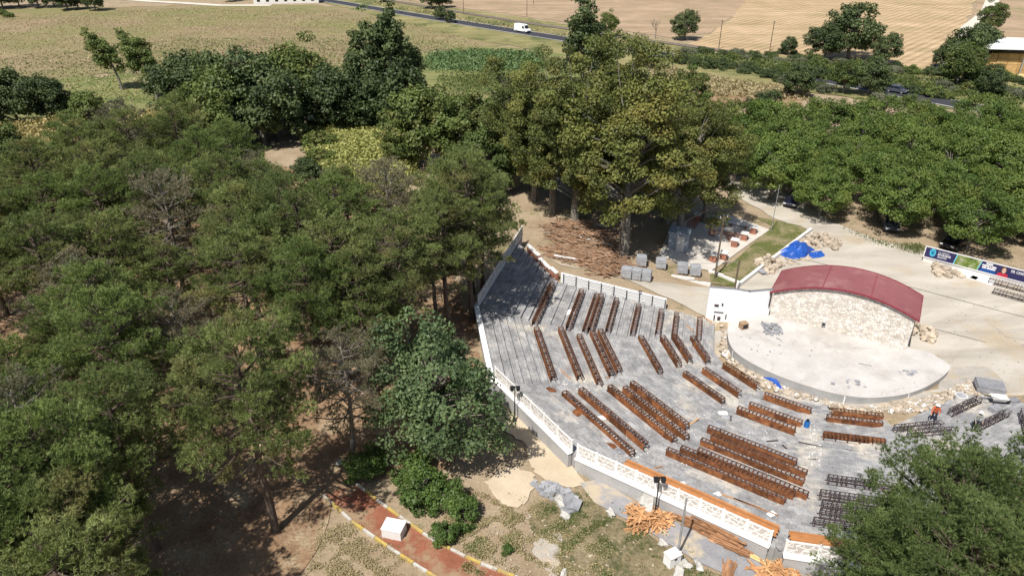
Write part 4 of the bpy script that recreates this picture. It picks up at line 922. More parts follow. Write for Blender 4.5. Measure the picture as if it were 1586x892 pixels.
# lamp posts and poles
def lamp(p, H, label, grp=None):
    r = empty('lamp_post', p, 0, label, 'lamp post', grp)
    MB().bar((0, 0, -.1), (0, 0, H), .055, .04, 8).build('post', M_black, r)
    MB().box((0, 0, .03), (.3, .3, .06)).build('base_plate', M_black, r)
    MB().box((.02, 0, H+.02), (.5, .09, .06)).build('arm', M_black, r)
    for s in (-1, 1): MB().box((.22*s+.02, 0, H-.16), (.24, .24, .3), taper=1.25).build('lantern', M_black, r)
def outw(p, r):
    k = sector(p.x, p.y); n = NRM[k]; d = r-(n[0]*(p.x-CX)+n[1]*(p.y-CY)); q = Vector((p.x+n[0]*max(0, d), p.y+n[1]*max(0, d), 0)); q.z = gz(q.x, q.y); return q
lamp(outw(on(798, 651), 29.3), 3.1, 'black lamp post outside the lattice wall near the grove'); lamp(outw(on(1014, 797), 28.2), 3.1, 'black lamp post beside the orange offcut heap')
p = on(1049, 862); r = empty('steel_pole', p, 0, 'plain grey steel pole on a white block by the timber stack', 'pole')
MB().bar((0, 0, .2), (0, 0, 4.7), .075, .06, 10).build('shaft', M_galv, r); MB().box((0, 0, .1), (.5, .5, .35)).build('footing', M_cap, r)
p = on(1040, 872); r = empty('meter_box', p, .5, 'white electrical box on the ground by the grey pole', 'box'); MB().box((0, 0, .4), (.8, .6, .8)).build('cabinet', M_white, r); MB().box((0, 0, .83), (.88, .68, .06)).build('lid', M_cap, r); MB().box((0, -.305, .62), (.18, .02, .12)).build('slot', M_black, r)
def upole(x, y, H, label, arm=True, rad=.11, m=None, grp=None):
    p = on(x, y); r = empty('utility_pole', p, R(20), label, 'pole', grp)
    MB().bar((0, 0, -.2), (0, 0, H), rad, rad*.7, 8).build('shaft', m or M_pole, r)
    if arm:
        MB().box((0, 0, H-.35), (1.1, .09, .09)).build('cross_arm', m or M_pole, r)
        for s in (-.45, 0, .45): MB().bar((s, 0, H-.3), (s, 0, H-.12), .04, n=6).build('insulator', M_cap, r)
    return p
pa = upole(1107, 431, 7.6, 'brown utility pole standing in front of the picnic area'); pb = upole(1136, 458, 4.2, 'short brown post behind the white wing wall', False)
upole(1194, 358, 6.2, 'slim pale pole at the corner of the picnic paving', False, .05, M_galv)
w_ = MB(); P0 = pb+Vector((0, 0, 4.1)); P1 = on(1020, 436)+Vector((0, 0, 2.2)); w_.path([P0.lerp(P1, k/8)+Vector((0, 0, -.6*(k/8)*(1-k/8))) for k in range(9)], [.022]*9, 4)
tag(w_.build('wire', M_galv), 'thin wire running from the short brown post', 'wire')
for x, y, H in ((718, 23, 7), (816, 26, 7), (1113, 77, 8), (1192, 79, 8), (1473, 105, 7), (1484, 106, 7), (826, 7, 6)):
    upole(x, y, H, 'thin wooden pole beside the railway', True, .13, None, 'poles along the railway')
for (a, b) in (((1255, 404), (1700, 522)), ((1424, 504), (1700, 575))):  # low bars standing in for the thin dark lines across the yard
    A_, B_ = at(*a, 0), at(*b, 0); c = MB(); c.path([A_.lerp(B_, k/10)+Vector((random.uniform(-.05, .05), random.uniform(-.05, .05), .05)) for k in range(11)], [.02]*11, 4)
    tag(c.build('stripe', M_black), 'thin dark line across the pale yard behind the roof' if a[0] < 1300 else 'thin dark line across the yard right of the stage', 'stripe')
# ================================================================ PICNIC PAVING
M_pale = mat('pale_paving', [(.50, .46, .40), (.60, .56, .50)], .8, .9, fine=.12)
drape('picnic_paving', px([(1042, 345), (1120, 330), (1192, 356), (1150, 386), (1100, 420), (1060, 412), (1020, 395)]), M_pale, .06, 2., .03)
drape('brick_paving', px([(1064, 335), (1086, 340), (1076, 356), (1063, 354)]), mat('brick_paving', [(.36, .2, .14), (.44, .27, .2)], 2, .9, fine=.3), .07, 2., .03)
drape('brick_paving', px([(1098, 354), (1150, 362), (1140, 372), (1128, 378), (1096, 364)]), mat('brick_paving2', [(.36, .2, .14), (.44, .27, .2)], 2, .9, fine=.3), .07, 2., .03)
def pedestal(x, y, lab, w=.75, h=.85):
    p = on(x, y); r = empty('brick_pedestal', p, R(-28), lab, 'pedestal', 'brick pedestals of the picnic area')
    for j in range(5): MB().box((0, 0, h*(j+.5)/5+.06), (w-.01*(j % 2), w-.01*(j % 2), h/5-.012)).build('brick_course', M_brick, r)
    MB().box((0, 0, h+.1), (w+.18, w+.18, .09)).build('top_slab', M_cap, r)
for x, y, lb in ((1166, 362, 'outer brick pedestal with white top on the paving edge'), (1152, 372, 'middle brick pedestal with white top on the paving edge'), (1137, 382, 'inner brick pedestal with white top on the paving edge'), (1120, 402, 'brick pedestal under the utility pole'), (1080, 342, 'brick pedestal under the plane tree branches'), (1108, 346, 'brick pedestal beside the long bench'), (1104, 405, 'shaded brick pedestal by the lawn')): pedestal(x, y, lb)
for x, y, ln, lb in ((1143, 352, 2.4, 'long white slab bench between the pedestals'), (1113, 350, 1.8, 'white slab bench behind the brick floor')):
    p = on(x, y); r = empty('slab_bench', p, R(-28), lb, 'bench'); MB().box((0, 0, .5), (ln, .5, .09)).build('seat', M_cap, r)
    for s in (-1, 1): MB().box((s*ln*.4, 0, .25), (.25, .42, .42)).build('leg', M_brick, r)
p = on(1050, 385); r = empty('garden_hut', p, R(-20), 'small grey shuttered kiosk half hidden by plane branches', 'kiosk')
M_gp = mat('grey_panel', [(.25, .29, .34), (.33, .37, .42)], 1, .7)
MB().box((0, 0, 1.15), (2.2, 1.9, 2.3)).build('wall', M_gp, r); MB().box((0, 0, 2.36), (2.5, 2.2, .12)).build('roof', M_gp, r); MB().box((.3, -.96, 1.), (.9, .04, 1.9)).build('door', M_cap, r)
# ================================================================ STACKS, HEAPS AND DEBRIS
M_wrap = mat('wrapped_stone', [(.27, .28, .30), (.42, .43, .45)], 2.5, .35, fine=.2, spec=.6, bump=.3)
M_stonegrey = mat('grey_offcuts', [(.22, .225, .245), (.36, .36, .37)], 2, .85, tint=.25, fine=.2)
M_tan = mat('tan_stone', [(.36, .29, .215), (.50, .43, .345)], 1.5, .92, tint=.25, fine=.2, bump=.3)
M_crate = mat('rough_pallet', [(.26, .17, .10), (.36, .25, .16)], 3, .9, tint=.2)
def pallet(x, y, rz, lab, n=5, w=1.15, h=.95):
    p = on(x, y); r = empty('wrapped_pallet', p, rz, lab, 'pallet', 'wrapped stone pallets by the road')
    for s in (-.4, 0, .4): MB().box((s*w, 0, .06), (.1, w, .1)).build('skid', M_crate, r)
    for j in range(n): MB().box((random.uniform(-.02, .02), random.uniform(-.02, .02), .12+h*(j+.5)/n), (w-random.uniform(0, .06), w-random.uniform(0, .06), h/n-.01), random.uniform(-.02, .02)).build('slab_layer', M_wrap, r)
    b_ = MB().rock((0, 0, .1+h), (w*.96, w*.96, .1), jit=.05, rz=0); b_.build('wrap', M_wrap, r)
for x, y, lb in ((970, 429, 'first of three grey wrapped pallets in a row by the road'), (985, 431, 'middle of three grey wrapped pallets in a row by the road'), (1000, 433, 'last of three grey wrapped pallets in a row by the road'), (993, 410, 'wrapped pallet behind the row of three'), (1023, 414, 'lumpy wrapped pallet beside brush under the plane'), (1056, 422, 'dark grey wrapped pallet beside the pale wrapped one'), (1076, 425, 'pale white-wrapped pallet near the utility pole')): pallet(x, y, R(-14)+random.uniform(-.1, .1), lb)
# brushwood heap
M_brush = mat('cut_branches', [(.19, .10, .055), (.34, .21, .13), (.40, .33, .25)], 2.5, .95, tint=.35)
def brush(quad, n, label, lr=(1.2, 3.5), hgt=1.1):
    Q = [on(*q) for q in quad]; c0 = sum(Q, Vector())/4; mb = MB()
    for i in range(n):
        u, v = random.random(), random.random(); p = Q[0].lerp(Q[1], u).lerp(Q[3].lerp(Q[2], u), v); env = math.sin(math.pi*u)**.5*math.sin(math.pi*v)**.5
        z = gz(p.x, p.y)+random.uniform(.02, .15)+hgt*env*random.random()**.7; a = random.gauss(R(-18), .55); L = random.uniform(*lr)
        d = Vector((math.cos(a), math.sin(a), random.gauss(0, .14)))*L/2; p.z = z; e = p+d; s_ = p-d
        e.z = max(e.z, gz(e.x, e.y)+.03); s_.z = max(s_.z, gz(s_.x, s_.y)+.03); rr = random.choice((.02, .03, .05, .08))
        mb.bar(s_-c0, e-c0, rr, rr*.6, 4)
    r = empty('brushwood_heap', c0, 0, label, 'branches'); tag(mb.build('branch', M_brush, r), kind='stuff')
brush([(838, 352), (920, 345), (965, 385), (870, 395)], 420, 'heap of sawn brown branches under the plane trees'); brush([(885, 395), (960, 392), (975, 425), (930, 428)], 320, 'brushwood heap beside the wrapped pallets', hgt=.8); brush([(845, 385), (900, 385), (930, 408), (862, 402)], 240, 'low reddish brushwood strip along the road edge', hgt=.4)
for (a, b, rr, lb) in (((890, 369), (950, 386), .16, 'long pale stripped trunk lying across the brushwood'), ((840, 362), (925, 398), .09, 'thin pale pole lying in the brushwood'), ((910, 350), (940, 356), .14, 'short pale log at the back of the brushwood'), ((858, 400), (942, 414), .12, 'pale log edging the road below the brushwood')):
    A_, B_ = on(*a), on(*b); mb = MB(); mb.path([A_.lerp(B_, k/5)+Vector((0, 0, rr*.9+.25+random.uniform(-.04, .04))) for k in range(6)], [rr*(1-.06*k) for k in range(6)], 8); tag(mb.build('log', M_cap if rr > .1 else M_twig, smooth=False), lb, 'log')
# stone heaps and tarps
def heap(quad, n, size, hgt, label, m, name='stone_heap', cat='stones', flat=.6, zf=gz, part='stone'):
    Q = [on(*q, 0, zf) for q in quad]; c0 = sum(Q, Vector())/4; root = empty(name, c0, 0, label, cat)
    for i in range(n):
        u, v = random.random(), random.random(); p = Q[0].lerp(Q[1], u).lerp(Q[3].lerp(Q[2], u), v); env = (math.sin(math.pi*u)*math.sin(math.pi*v))**.6
        s = random.uniform(*size); z = zf(p.x, p.y)+hgt*env*random.random()-.03
        if flat < .35 and part == 'stone': (MB().box((0, 0, .04), (s, s*random.uniform(.4, .9), .05+s*.05), M=Matrix.Rotation(random.uniform(0, 3.1), 3, 'Z') @ Matrix.Rotation(random.gauss(0, .1), 3, 'X') @ Matrix.Rotation(random.gauss(0, .1), 3, 'Y'))).build('slab', m, root, loc=(p.x-c0.x, p.y-c0.y, z-c0.z))
        else: MB().rock((0, 0, 0), (s, s*random.uniform(.6, 1), s*flat), jit=.34).build(part, m, root, loc=(p.x-c0.x, p.y-c0.y, z-c0.z))
    return root
heap([(1168, 408), (1196, 398), (1212, 412), (1190, 428)], 75, (.3, .75), .8, 'tan stone slabs heaped below the blue tarpaulin', M_tan)
heap([(1240, 372), (1268, 362), (1300, 372), (1270, 388)], 75, (.3, .7), .7, 'tan stone heap behind the blue tarpaulin', M_tan)
heap([(1284, 376), (1300, 374), (1300, 388), (1284, 390)], 26, (.4, .7), .8, 'small compact tan stone stack at the end of the heap', M_tan)
heap([(1205, 402), (1245, 396), (1258, 402), (1225, 412)], 22, (.4, .8), .25, 'scattered flat stones before the blue tarpaulin', M_tan, flat=.3)
M_tarp = mat('blue_tarpaulin', [(.012, .06, .30), (.03, .12, .46)], 1.2, .4, spec=.5, bump=.3)
def tarp(quad, hgt, label, nu=26, nv=16, seed=1, zf=gz):
    Q = [on(*q, 0, zf) for q in quad]; c0 = sum(Q, Vector())/4; rs = random.Random(seed); V = []; ph = [rs.uniform(0, 6) for _ in range(8)]
    for j in range(nv+1):
        for i in range(nu+1):
            u, v = i/nu, j/nv; uu = u+.03*math.sin(9*v+ph[0]); vv = v+.05*math.sin(7*u+ph[1]); p = Q[0].lerp(Q[1], uu).lerp(Q[3].lerp(Q[2], uu), vv)
            env = (max(0, math.sin(math.pi*u))*max(0, math.sin(math.pi*v)))**.45
            z = env*hgt*(.7+.18*math.sin(8*u+ph[2]+3*v)+.16*math.sin(11*v+ph[3])+.1*math.sin(19*u+ph[4])*math.sin(15*v+ph[5]))+rs.uniform(0, .05)+.03
            V.append((p.x-c0.x, p.y-c0.y, zf(p.x, p.y)+z-c0.z))
    n = nu+1; mb = MB(); mb.add(V, [(j*n+i, j*n+i+1, (j+1)*n+i+1, (j+1)*n+i) for j in range(nv) for i in range(nu)], .5)
    o = mb.build('tarpaulin', M_tarp, None, loc=c0); md = o.modifiers.new('thick', 'SOLIDIFY'); md.thickness = .02; tag(o, label, 'tarpaulin')
tarp([(1202, 395), (1232, 378), (1262, 388), (1236, 404)], 1.25, 'crumpled blue tarpaulin over the stone heap by the lawn', seed=2)
tarp([(1252, 393), (1272, 389), (1278, 397), (1256, 402)], .35, 'loose end of blue tarpaulin on the yard', 14, 10, 3)
tarp([(1158, 568), (1166, 565), (1216, 597), (1210, 604)], .5, 'rolled blue tarpaulin lying along the foot of the stage', 30, 8, 4)
heap([(1172, 420), (1188, 418), (1188, 430), (1172, 434)], 8, (.7, 1.1), .35, 'grey slab stack on the yard by the low wall', M_stonegrey, flat=.25)
heap([(1407, 503), (1421, 503), (1420, 520), (1408, 519)], 34, (.35, .6), 1.1, 'tan stone pallet close against the building end', M_tan)
heap([(1424, 508), (1448, 514), (1446, 532), (1428, 528)], 46, (.35, .7), .9, 'netted tan stone heap right of the building', M_tan)
heap([(1404, 540), (1450, 550), (1470, 565), (1420, 556)], 40, (.1, .3), .12, 'fine rubble strip at the back of the stage', M_tan)
zs = lambda x, y: SZ
heap([(1178, 500), (1205, 502), (1214, 520), (1186, 520)], 120, (.12, .34), .3, 'heap of grey stone chips on the stage', M_stonegrey, zf=zs, name='chip_heap')
for q, n, lb in (([(1290, 588), (1345, 590), (1342, 604), (1286, 602)], 9, 'slab offcuts lying on the front of the stage'), ([(1390, 572), (1420, 574), (1418, 584), (1388, 582)], 7, 'scattered offcuts at the right of the stage'), ([(1130, 515), (1260, 520), (1260, 560), (1160, 548)], 22, 'thin crumbs of stone on the left of the stage')):
    heap(q, n, (.15, .5) if n < 10 else (.06, .2), .05, lb, M_stonegrey, flat=.3, zf=zs, name='offcuts')
p = at(1151, 508, SZ); r = empty('crate', p, .3, 'dark box with open front standing on the stage', 'box'); MB().box((0, 0, .32), (.7, .6, .62)).build('body', M_crate, r); MB().box((0, -.305, .33), (.5, .03, .42)).build('opening', M_black, r)
p = at(1306, 536, SZ)
p = at(1340, 565, SZ); tag(MB().box((0, 0, .03), (1.1, .08, .05), -.4).build('batten', M_stonegrey, None, loc=p), 'short grey batten lying in the middle of the stage', 'batten')
# rubble skirt round the stage and on the terrace
def scatter(name, polypx, n, size, m, flat=.5, zf=gz, hgt=0., label=None):
    poly_ = [on(*q, 0, zf) for q in polypx]; P_ = [(q.x, q.y) for q in poly_]; xs = [q[0] for q in P_]; ys = [q[1] for q in P_]; mb = MB(); k = 0; c = 0
    while k < n and c < n*20:
        c += 1; p = Vector((random.uniform(min(xs), max(xs)), random.uniform(min(ys), max(ys)), 0))
        if not inside(p, P_): continue
        s = random.uniform(size[0]**.5, size[1]**.5)**2; mb.rock((p.x, p.y, zf(p.x, p.y)-.01), (s, s*random.uniform(.5, 1), s*flat)); k += 1
    o = mb.build(name, m); return tag(o, label, None, None, 'stuff')
scatter('rubble', [(1098, 500), (1122, 505), (1130, 545), (1160, 572), (1230, 605), (1330, 632), (1450, 612), (1500, 590), (1520, 620), (1460, 640), (1400, 640), (1290, 632), (1180, 605), (1110, 560)], 1400, (.05, .4), M_tan)
scatter('rubble', [(1098, 500), (1122, 505), (1130, 545), (1160, 572), (1230, 605), (1330, 632), (1450, 612), (1500, 590), (1520, 620), (1460, 640), (1400, 640), (1290, 632), (1180, 605), (1110, 560)], 500, (.05, .3), M_cap)
drape('rubble_ground', [at(*q) for q in ((1096, 500), (1125, 508), (1128, 545), (1160, 573), (1230, 604), (1330, 628), (1450, 608), (1475, 570), (1530, 575), (1560, 612), (1460, 640), (1400, 645), (1300, 632), (1230, 622), (1180, 606), (1130, 570), (1105, 540))], M_gravel, .035, 1.5, .15)
scatter('rubble', [(830, 760), (910, 775), (1000, 830), (1060, 880), (980, 880), (880, 810)], 50, (.04, .18), M_tan)
scatter('rubble', [(740, 780), (830, 790), (930, 860), (960, 892), (760, 892)], 260, (.04, .16), M_tan)
scatter('rubble', [(870, 590), (910, 590), (920, 612), (880, 612)], 60, (.03, .15), M_cap, zf=tz); scatter('rubble', [(1255, 660), (1275, 655), (1270, 720), (1245, 725)], 90, (.03, .16), M_cap, zf=tz); scatter('rubble', [(1000, 600), (1180, 640), (1240, 740), (1060, 740), (900, 640)], 220, (.02, .12), M_cap, zf=tz); scatter('rubble', [(960, 690), (1000, 700), (990, 715), (955, 705)], 60, (.03, .16), M_cap, zf=tz)
scatter('rubble', [(1440, 440), (1586, 470), (1586, 600), (1480, 540)], 160, (.04, .18), M_stonegrey)
# slab heap in the turf
heap([(815, 745), (862, 748), (895, 770), (850, 775)], 60, (.15, .6), .15, 'scattered grey slab offcuts on the dry ground', M_stonegrey, flat=.16, name='offcuts')
heap([(868, 776), (905, 776), (905, 790), (868, 792)], 9, (.8, 1.3), .35, 'stack of grey slabs on the turf', M_stonegrey, flat=.12, name='slab_stack')
M_sack = mat('dirty_white_plastic', [(.42, .4, .36), (.58, .56, .52)], 3, .7, fine=.3, bump=.5)
def sack(x, y, lab, s=1., zf=gz, m=None):
    p = on(x, y, 0, zf); o = MB().rock((0, 0, 0), (.9*s, .6*s, .4*s), jit=.42).build('sack', m or M_sack, None, smooth=False, loc=p); tag(o, lab, 'sack', 'white sacks and sheeting lying about')
for x, y, s, lb in ((866, 778, 1., 'white sack beside the slab stack'), (874, 800, .8, 'white sack lying below the slab stack'), (1000, 787, 2.1, 'big white sack behind the orange offcuts'), (945, 795, .8, 'white bag on the turf near the walkway'), (1025, 842, .7, 'white bag at the walkway edge'), (1062, 876, .8, 'white bag behind the electrical box'), (1082, 880, .8, 'white bag right of the electrical box'), (1050, 890, 1., 'white bag below the electrical box'), (873, 888, .6, 'white scrap on the bare ground'), (525, 718, .6, 'pale scrap on the shaded path')): sack(x, y, lb, s)
# timber heaps by the wall
M_off = mat('fresh_offcuts', [(.40, .20, .085), (.55, .32, .16)], 2, .85, tint=.3)
M_plank = mat('weathered_planks', [(.24, .12, .06), (.36, .2, .11)], 2, .85, tint=.35)
def timber(quad, n, label, L=(.5, 1.4), hgt=.6, ang=None, m=None, sec=(.1, .03)):
    Q = [on(*q) for q in quad]; c0 = sum(Q, Vector())/4; root = empty('timber_heap', c0, 0, label, 'timber')
    for i in range(n):
        u, v = random.random(), random.random(); p = Q[0].lerp(Q[1], u).lerp(Q[3].lerp(Q[2], u), v); env = (math.sin(math.pi*u)*math.sin(math.pi*v))**.4
        a = random.uniform(0, 3.14) if ang is None else ang+random.gauss(0, .12); l = random.uniform(*L)
        E_ = Matrix.Rotation(a, 3, 'Z') @ Matrix.Rotation(random.gauss(0, .16 if ang is None else .05), 3, 'Y') @ Matrix.Rotation(random.gauss(0, .3), 3, 'X')
        MB().box((0, 0, 0), (l, sec[0]*random.uniform(.7, 1.3), sec[1]), M=E_).build('plank', m or M_off, root, loc=(p.x-c0.x, p.y-c0.y, gz(p.x, p.y)-c0.z+.07+hgt*env*random.random()))
timber([(974, 792), (1000, 790), (1016, 815), (980, 826)], 150, 'loose heap of bright orange wood offcuts by the lamp post', hgt=.8); timber([(1008, 798), (1036, 797), (1036, 815), (1010, 822)], 80, 'lower heap of orange wood offcuts near the wall', hgt=.45)
dD = math.atan2(-NRM['D'][0], NRM['D'][1])
timber([(1053, 806), (1075, 806), (1142, 836), (1136, 856)], 200, 'long stack of brown boards against the wall foot', (1., 2.2), .85, dD, M_plank, (.14, .05))
timber([(1160, 880), (1205, 876), (1240, 892), (1190, 905)], 110, 'heap of orange offcuts between the two railed walls', hgt=.4)
timber([(1118, 884), (1135, 884), (1135, 905), (1120, 905)], 22, 'few dark boards at the walkway edge', (1., 2.), .2, 1.2, M_plank)
timber([(1136, 845), (1150, 850), (1175, 868), (1168, 872)], 5, 'pale yellow boards beside the brown board stack', (1.6, 2.6), .12, dD, mat('pale_board', [(.6, .45, .2)], 1, .8))

def litter(x, y, kind, lab, rz=0, s=1.):
    p = on(x, y, 0, tz); p.z += .03
    m = dict(brown=M_plank, white=M_white, dark=M_bare, red=M_rust, grey=M_stonegrey, wood=M_off, sand=M_sand)[kind]
    if kind in ('brown', 'dark', 'wood'): o = MB().box((0, 0, 0), (1.3*s, .1, .05)).build('board', m, None, loc=p, rz=rz); tag(o, lab, 'board', 'boards left on the terrace')
    elif kind == 'sand': o = MB().rock((0, 0, -.02), (2.*s, 1.5*s, .07), jit=.2).build('sand_heap', m, None, loc=p); tag(o, lab, 'sand')
    else: o = (MB().box((0, 0, 0), (.7*s, .45*s, .04)) if kind == 'white' else MB().rock((0, 0, -.02), (.7*s, .5*s, .06), jit=.35)).build('scrap', m, None, loc=p, rz=rz); tag(o, lab, 'scrap', 'scraps left on the terrace')
for x, y, k, lb, rz, s in ((879, 484, 'white', 'white sheet scrap in the railing wedge', .3, 1.8), (876, 580, 'brown', 'thin board leaning in the aisle below the bare steps', -1.1, 1.2), (854, 604, 'red', 'rusty scrap heap in the aisle near the lamp-post wall', .2, 1.1), (893, 640, 'red', 'rusty scrap sheet left of the panelled rows', -.9, 1.4), (943, 690, 'red', 'rusty scrap beside the outermost panelled row', -.9, 1.2), (932, 647, 'white', 'white board between the two outer panelled rows', .2, 1.), (1132, 648, 'dark', 'small dark bar on the bare paving', 1.3, .5), (1196, 683, 'dark', 'dark bar lying on paving before the middle rows', .1, .7), (1217, 694, 'dark', 'dark bar lying crosswise on the paving', -1.2, .6), (1253, 712, 'dark', 'dark bar by the sandy aisle', 0, .8), (1262, 690, 'dark', 'long dark pipe in the sandy aisle', -.35, 1.8), (1098, 497, 'wood', 'pale boards leaning near the innermost railing bench', 1.9, 1.2), (1068, 508, 'wood', 'pale orange board by the innermost railing bench', 2., 1.), (1110, 766, 'white', 'white offcut on paving near the timber bench', .4, .8), (1057, 748, 'white', 'small white scrap by the timber bench', .1, .5), (1147, 776, 'wood', 'long orange board on the outer paving', -.5, 2.), (1170, 785, 'brown', 'long brown board on the outer paving', -.55, 2.2), (1195, 796, 'white', 'square white board on the outer paving', .5, .8), (1017, 724, 'brown', 'short brown board by the timber bench end', .2, .7), (960, 700, 'grey', 'grey slab scrap near the lattice wall end', .3, 1.2), (1120, 640, 'white', 'pale cement splash on the bare paving', 0, 1.), (1072, 655, 'wood', 'thin pale batten in the middle aisle', .7, 1.3), (1330, 700, 'dark', 'thin rod lying in the sandy aisle by the pine', -.3, 1.4), (938, 586, 'wood', 'orange scrap at the foot of the middle rows', .4, .7)): litter(x, y, k, lb, rz, s)
for x, y, s in ((1115, 655, 1.), (1125, 647, .9), (1105, 662, 1.)): litter(x, y, 'grey', 'grey slab lifted beside the pale batten in the middle aisle', random.random(), 1.2*s)
# site kit on the right
gt = lambda x, y: max(gz(x, y), tz(x, y) if in_seat(x, y) else -9)
p = on(1531, 604, 0, gt); r = empty('slab_pallet', p, R(-20), 'tilted pallet of grey slabs beside the wheelbarrow', 'pallet')
for s in (-.9, 0, .9): MB().box((s, 0, .06), (.12, 1.5, .12)).build('skid', M_crate, r)
for j in range(4): MB().box((random.uniform(-.03, .03), 0, .18+.14*j), (2.1-.02*j, 1.5, .13)).build('slab_layer', M_stonegrey, r)
for x, y, w_, lb in ((1568, 624, .7, 'small grey slab stack at the end of the wheelbarrow'), (1541, 637, .7, 'small grey slab stack on sand behind the grey-clad worker')):
    p = on(x, y, 0, gt); r = empty('slab_stack', p+Vector((0, 0, .02)), .3, lb, 'slabs')
    for j in range(4): MB().box((random.uniform(-.04, .04), random.uniform(-.04, .04), .05+.09*j), (w_+.1, w_-.1, .08), random.uniform(-.1, .1)).build('slab', M_stonegrey, r)
p = on(1545, 624, 0, gt); r = empty('wheelbarrow', p+Vector((0, 0, .02)), R(-10), 'wheelbarrow with pale tray standing beside the slab pallet', 'wheelbarrow')
tray = MB(); tray.add([(-.5, -.25, .3), (.4, -.25, .3), (.4, .25, .3), (-.5, .25, .3), (-.65, -.38, .62), (.6, -.38, .62), (.6, .38, .62), (-.65, .38, .62)], [(3, 2, 1, 0), (0, 1, 5, 4), (1, 2, 6, 5), (2, 3, 7, 6), (3, 0, 4, 7)], .5)
o = tray.build('tray', M_cap, r); o.modifiers.new('s', 'SOLIDIFY').thickness = .02
for s in (-1, 1):
    MB().bar((.7, s*.06, .2), (-1.3, s*.32, .55), .025).build('handle', M_black, r); MB().bar((-.4, s*.25, .4), (-.45, s*.28, 0), .02).build('leg', M_black, r)
MB().bar((.72, -.05, .2), (.72, .05, .2), .2, n=14).build('wheel', M_black, r)
p = on(1486, 621, 0, gt); r = empty('mixing_tub', p, 0, 'grey mortar tub beside the orange-vested worker', 'tub'); MB().bar((0, 0, 0), (0, 0, .6), .4, .48, 14).build('tub', M_cap, r); MB().bar((0, 0, .55), (0, 0, .61), .38, .4, 14).build('mortar', M_stonegrey, r)
p = on(1249, 660, 0, tz); r = empty('canister', p, 0, 'blue canister with dark lid at the end of the panelled rows', 'canister')
MB().bar((0, 0, 0), (0, 0, .5), .22, .2, 14).build('body', mat('blue_plastic', [(.02, .14, .42)], 1, .4), r); MB().bar((0, 0, .5), (0, 0, .68), .12, .1, 12).build('lid', M_black, r); MB().bar((-.1, 0, .68), (.1, 0, .72), .02).build('handle', M_black, r)
p = on(611, 826); r = empty('concrete_box', p, R(-14), 'white concrete box standing on the red path', 'box')
MB().box((0, 0, .34), (1.25, .95, .68), taper=.97).build('body', M_cap, r); MB().box((0, 0, .71), (1.3, 1., .07)).build('lid', M_white, r); MB().box((0, -.35, .72), (1.22, .25, .07)).build('ledge', M_cap, r)
# ================================================================ CROPS AND GRASSES
def sow(name, polypx, n, size, hgt, m, up=.3, row=None, label=None, clump=0, feather=.5):
    P_ = [(q.x, q.y) for q in px(polypx)]; xs = [q[0] for q in P_]; ys = [q[1] for q in P_]; pts = []
    A_ = RS.uniform(size=(n*4, 2))*[max(xs)-min(xs), max(ys)-min(ys)]+[min(xs), min(ys)]
    if row:
        d = np.array([math.cos(row[0]), math.sin(row[0])]); q = A_@np.array([-d[1], d[0]]); qq = np.round(q/row[1])*row[1]+RS.normal(size=len(q))*row[1]*.16; A_ = A_+np.outer(qq-q, [-d[1], d[0]])
    if clump:
        f = np.sin(A_[:, 0]*1.7+np.sin(A_[:, 1]*1.1)*2)*np.sin(A_[:, 1]*1.9+np.sin(A_[:, 0]*.8)*2)+.5*np.sin(A_[:, 0]*4.3)*np.sin(A_[:, 1]*5.1); A_ = A_[f+RS.normal(size=len(f))*.25 > clump]
    for x, y in A_:
        if len(pts) >= n: break
        if inside(Vector((x+RS.randn()*feather, y+RS.randn()*feather, 0)), P_): pts.append((x, y, gz(x, y)))
    C = np.array(pts); k = len(C); h = RS.uniform(.15, 1, k)*hgt; C[:, 2] += h
    N_ = unit(RS.normal(size=(k, 3))+np.array([0, 0, up*2])); D_ = np.cross(N_, RS.normal(size=(k, 3)))
    me = leaves_mesh2(name, C, N_, D_, RS.uniform(.7, 1.3, k)*size, np.clip(.5+.25*RS.randn(k)+.25*(h/hgt-.5), 0, 1)); return tag(link(name, me, m), label, None, None, 'stuff')
L_sunf = leafmat('sunflower_leaves', (.14, .16, .04), (.46, .45, .16), None, .25, 0)
L_straw = leafmat('dry_maize', (.17, .14, .05), (.45, .37, .16), None, .2, 0)
L_crop = leafmat('green_crop', (.06, .105, .04), (.16, .235, .09), None, .2, 0)
L_dryg = leafmat('dry_grass', (.2, .165, .085), (.45, .37, .21), None, .2, 0)
L_gr = leafmat('green_grass', (.05, .075, .02), (.14, .17, .05), None, .2, 0)
sow('sunflower_crop', [(470, 205), (545, 193), (640, 200), (650, 260), (610, 310), (520, 300), (480, 240)], 26000, .23, 1.5, L_sunf, .5, (R(8), .8))
sow('maize_crop', [(-60, 214), (60, 196), (140, 186), (150, 225), (100, 250), (0, 262), (-60, 265)], 16000, .22, 1.7, L_straw, .1, (R(60), .9))
sow('maize_crop', [(165, 186), (245, 180), (290, 215), (220, 240), (170, 230)], 7000, .22, 1.6, L_straw, .1, (R(60), .9))
sow('green_crop', [(662, 86), (760, 80), (840, 86), (835, 110), (760, 114), (664, 108)], 9000, .34, 1.0, L_crop, .5, (R(-8), 1.2), feather=3.)
sow('green_crop', [(680, 118), (800, 114), (830, 135), (760, 150), (690, 140)], 4500, .22, .4, L_gr, .6, feather=4.)
sow('weeds', [(1000, 96), (1060, 112), (1150, 128), (1250, 140), (1250, 156), (1100, 150), (1010, 120)], 6000, .3, .7, L_dryg, .2)
sow('weeds', [(1040, 98), (1200, 116), (1400, 140), (1586, 165), (1586, 140), (1400, 118), (1200, 96), (1060, 82)], 9000, .32, .9, L_gr, .2)
sow('weeds', [(560, 0), (760, 34), (980, 66), (1100, 84), (1100, 90), (980, 74), (760, 42), (600, 12)], 5000, .3, .6, L_dryg, .2)
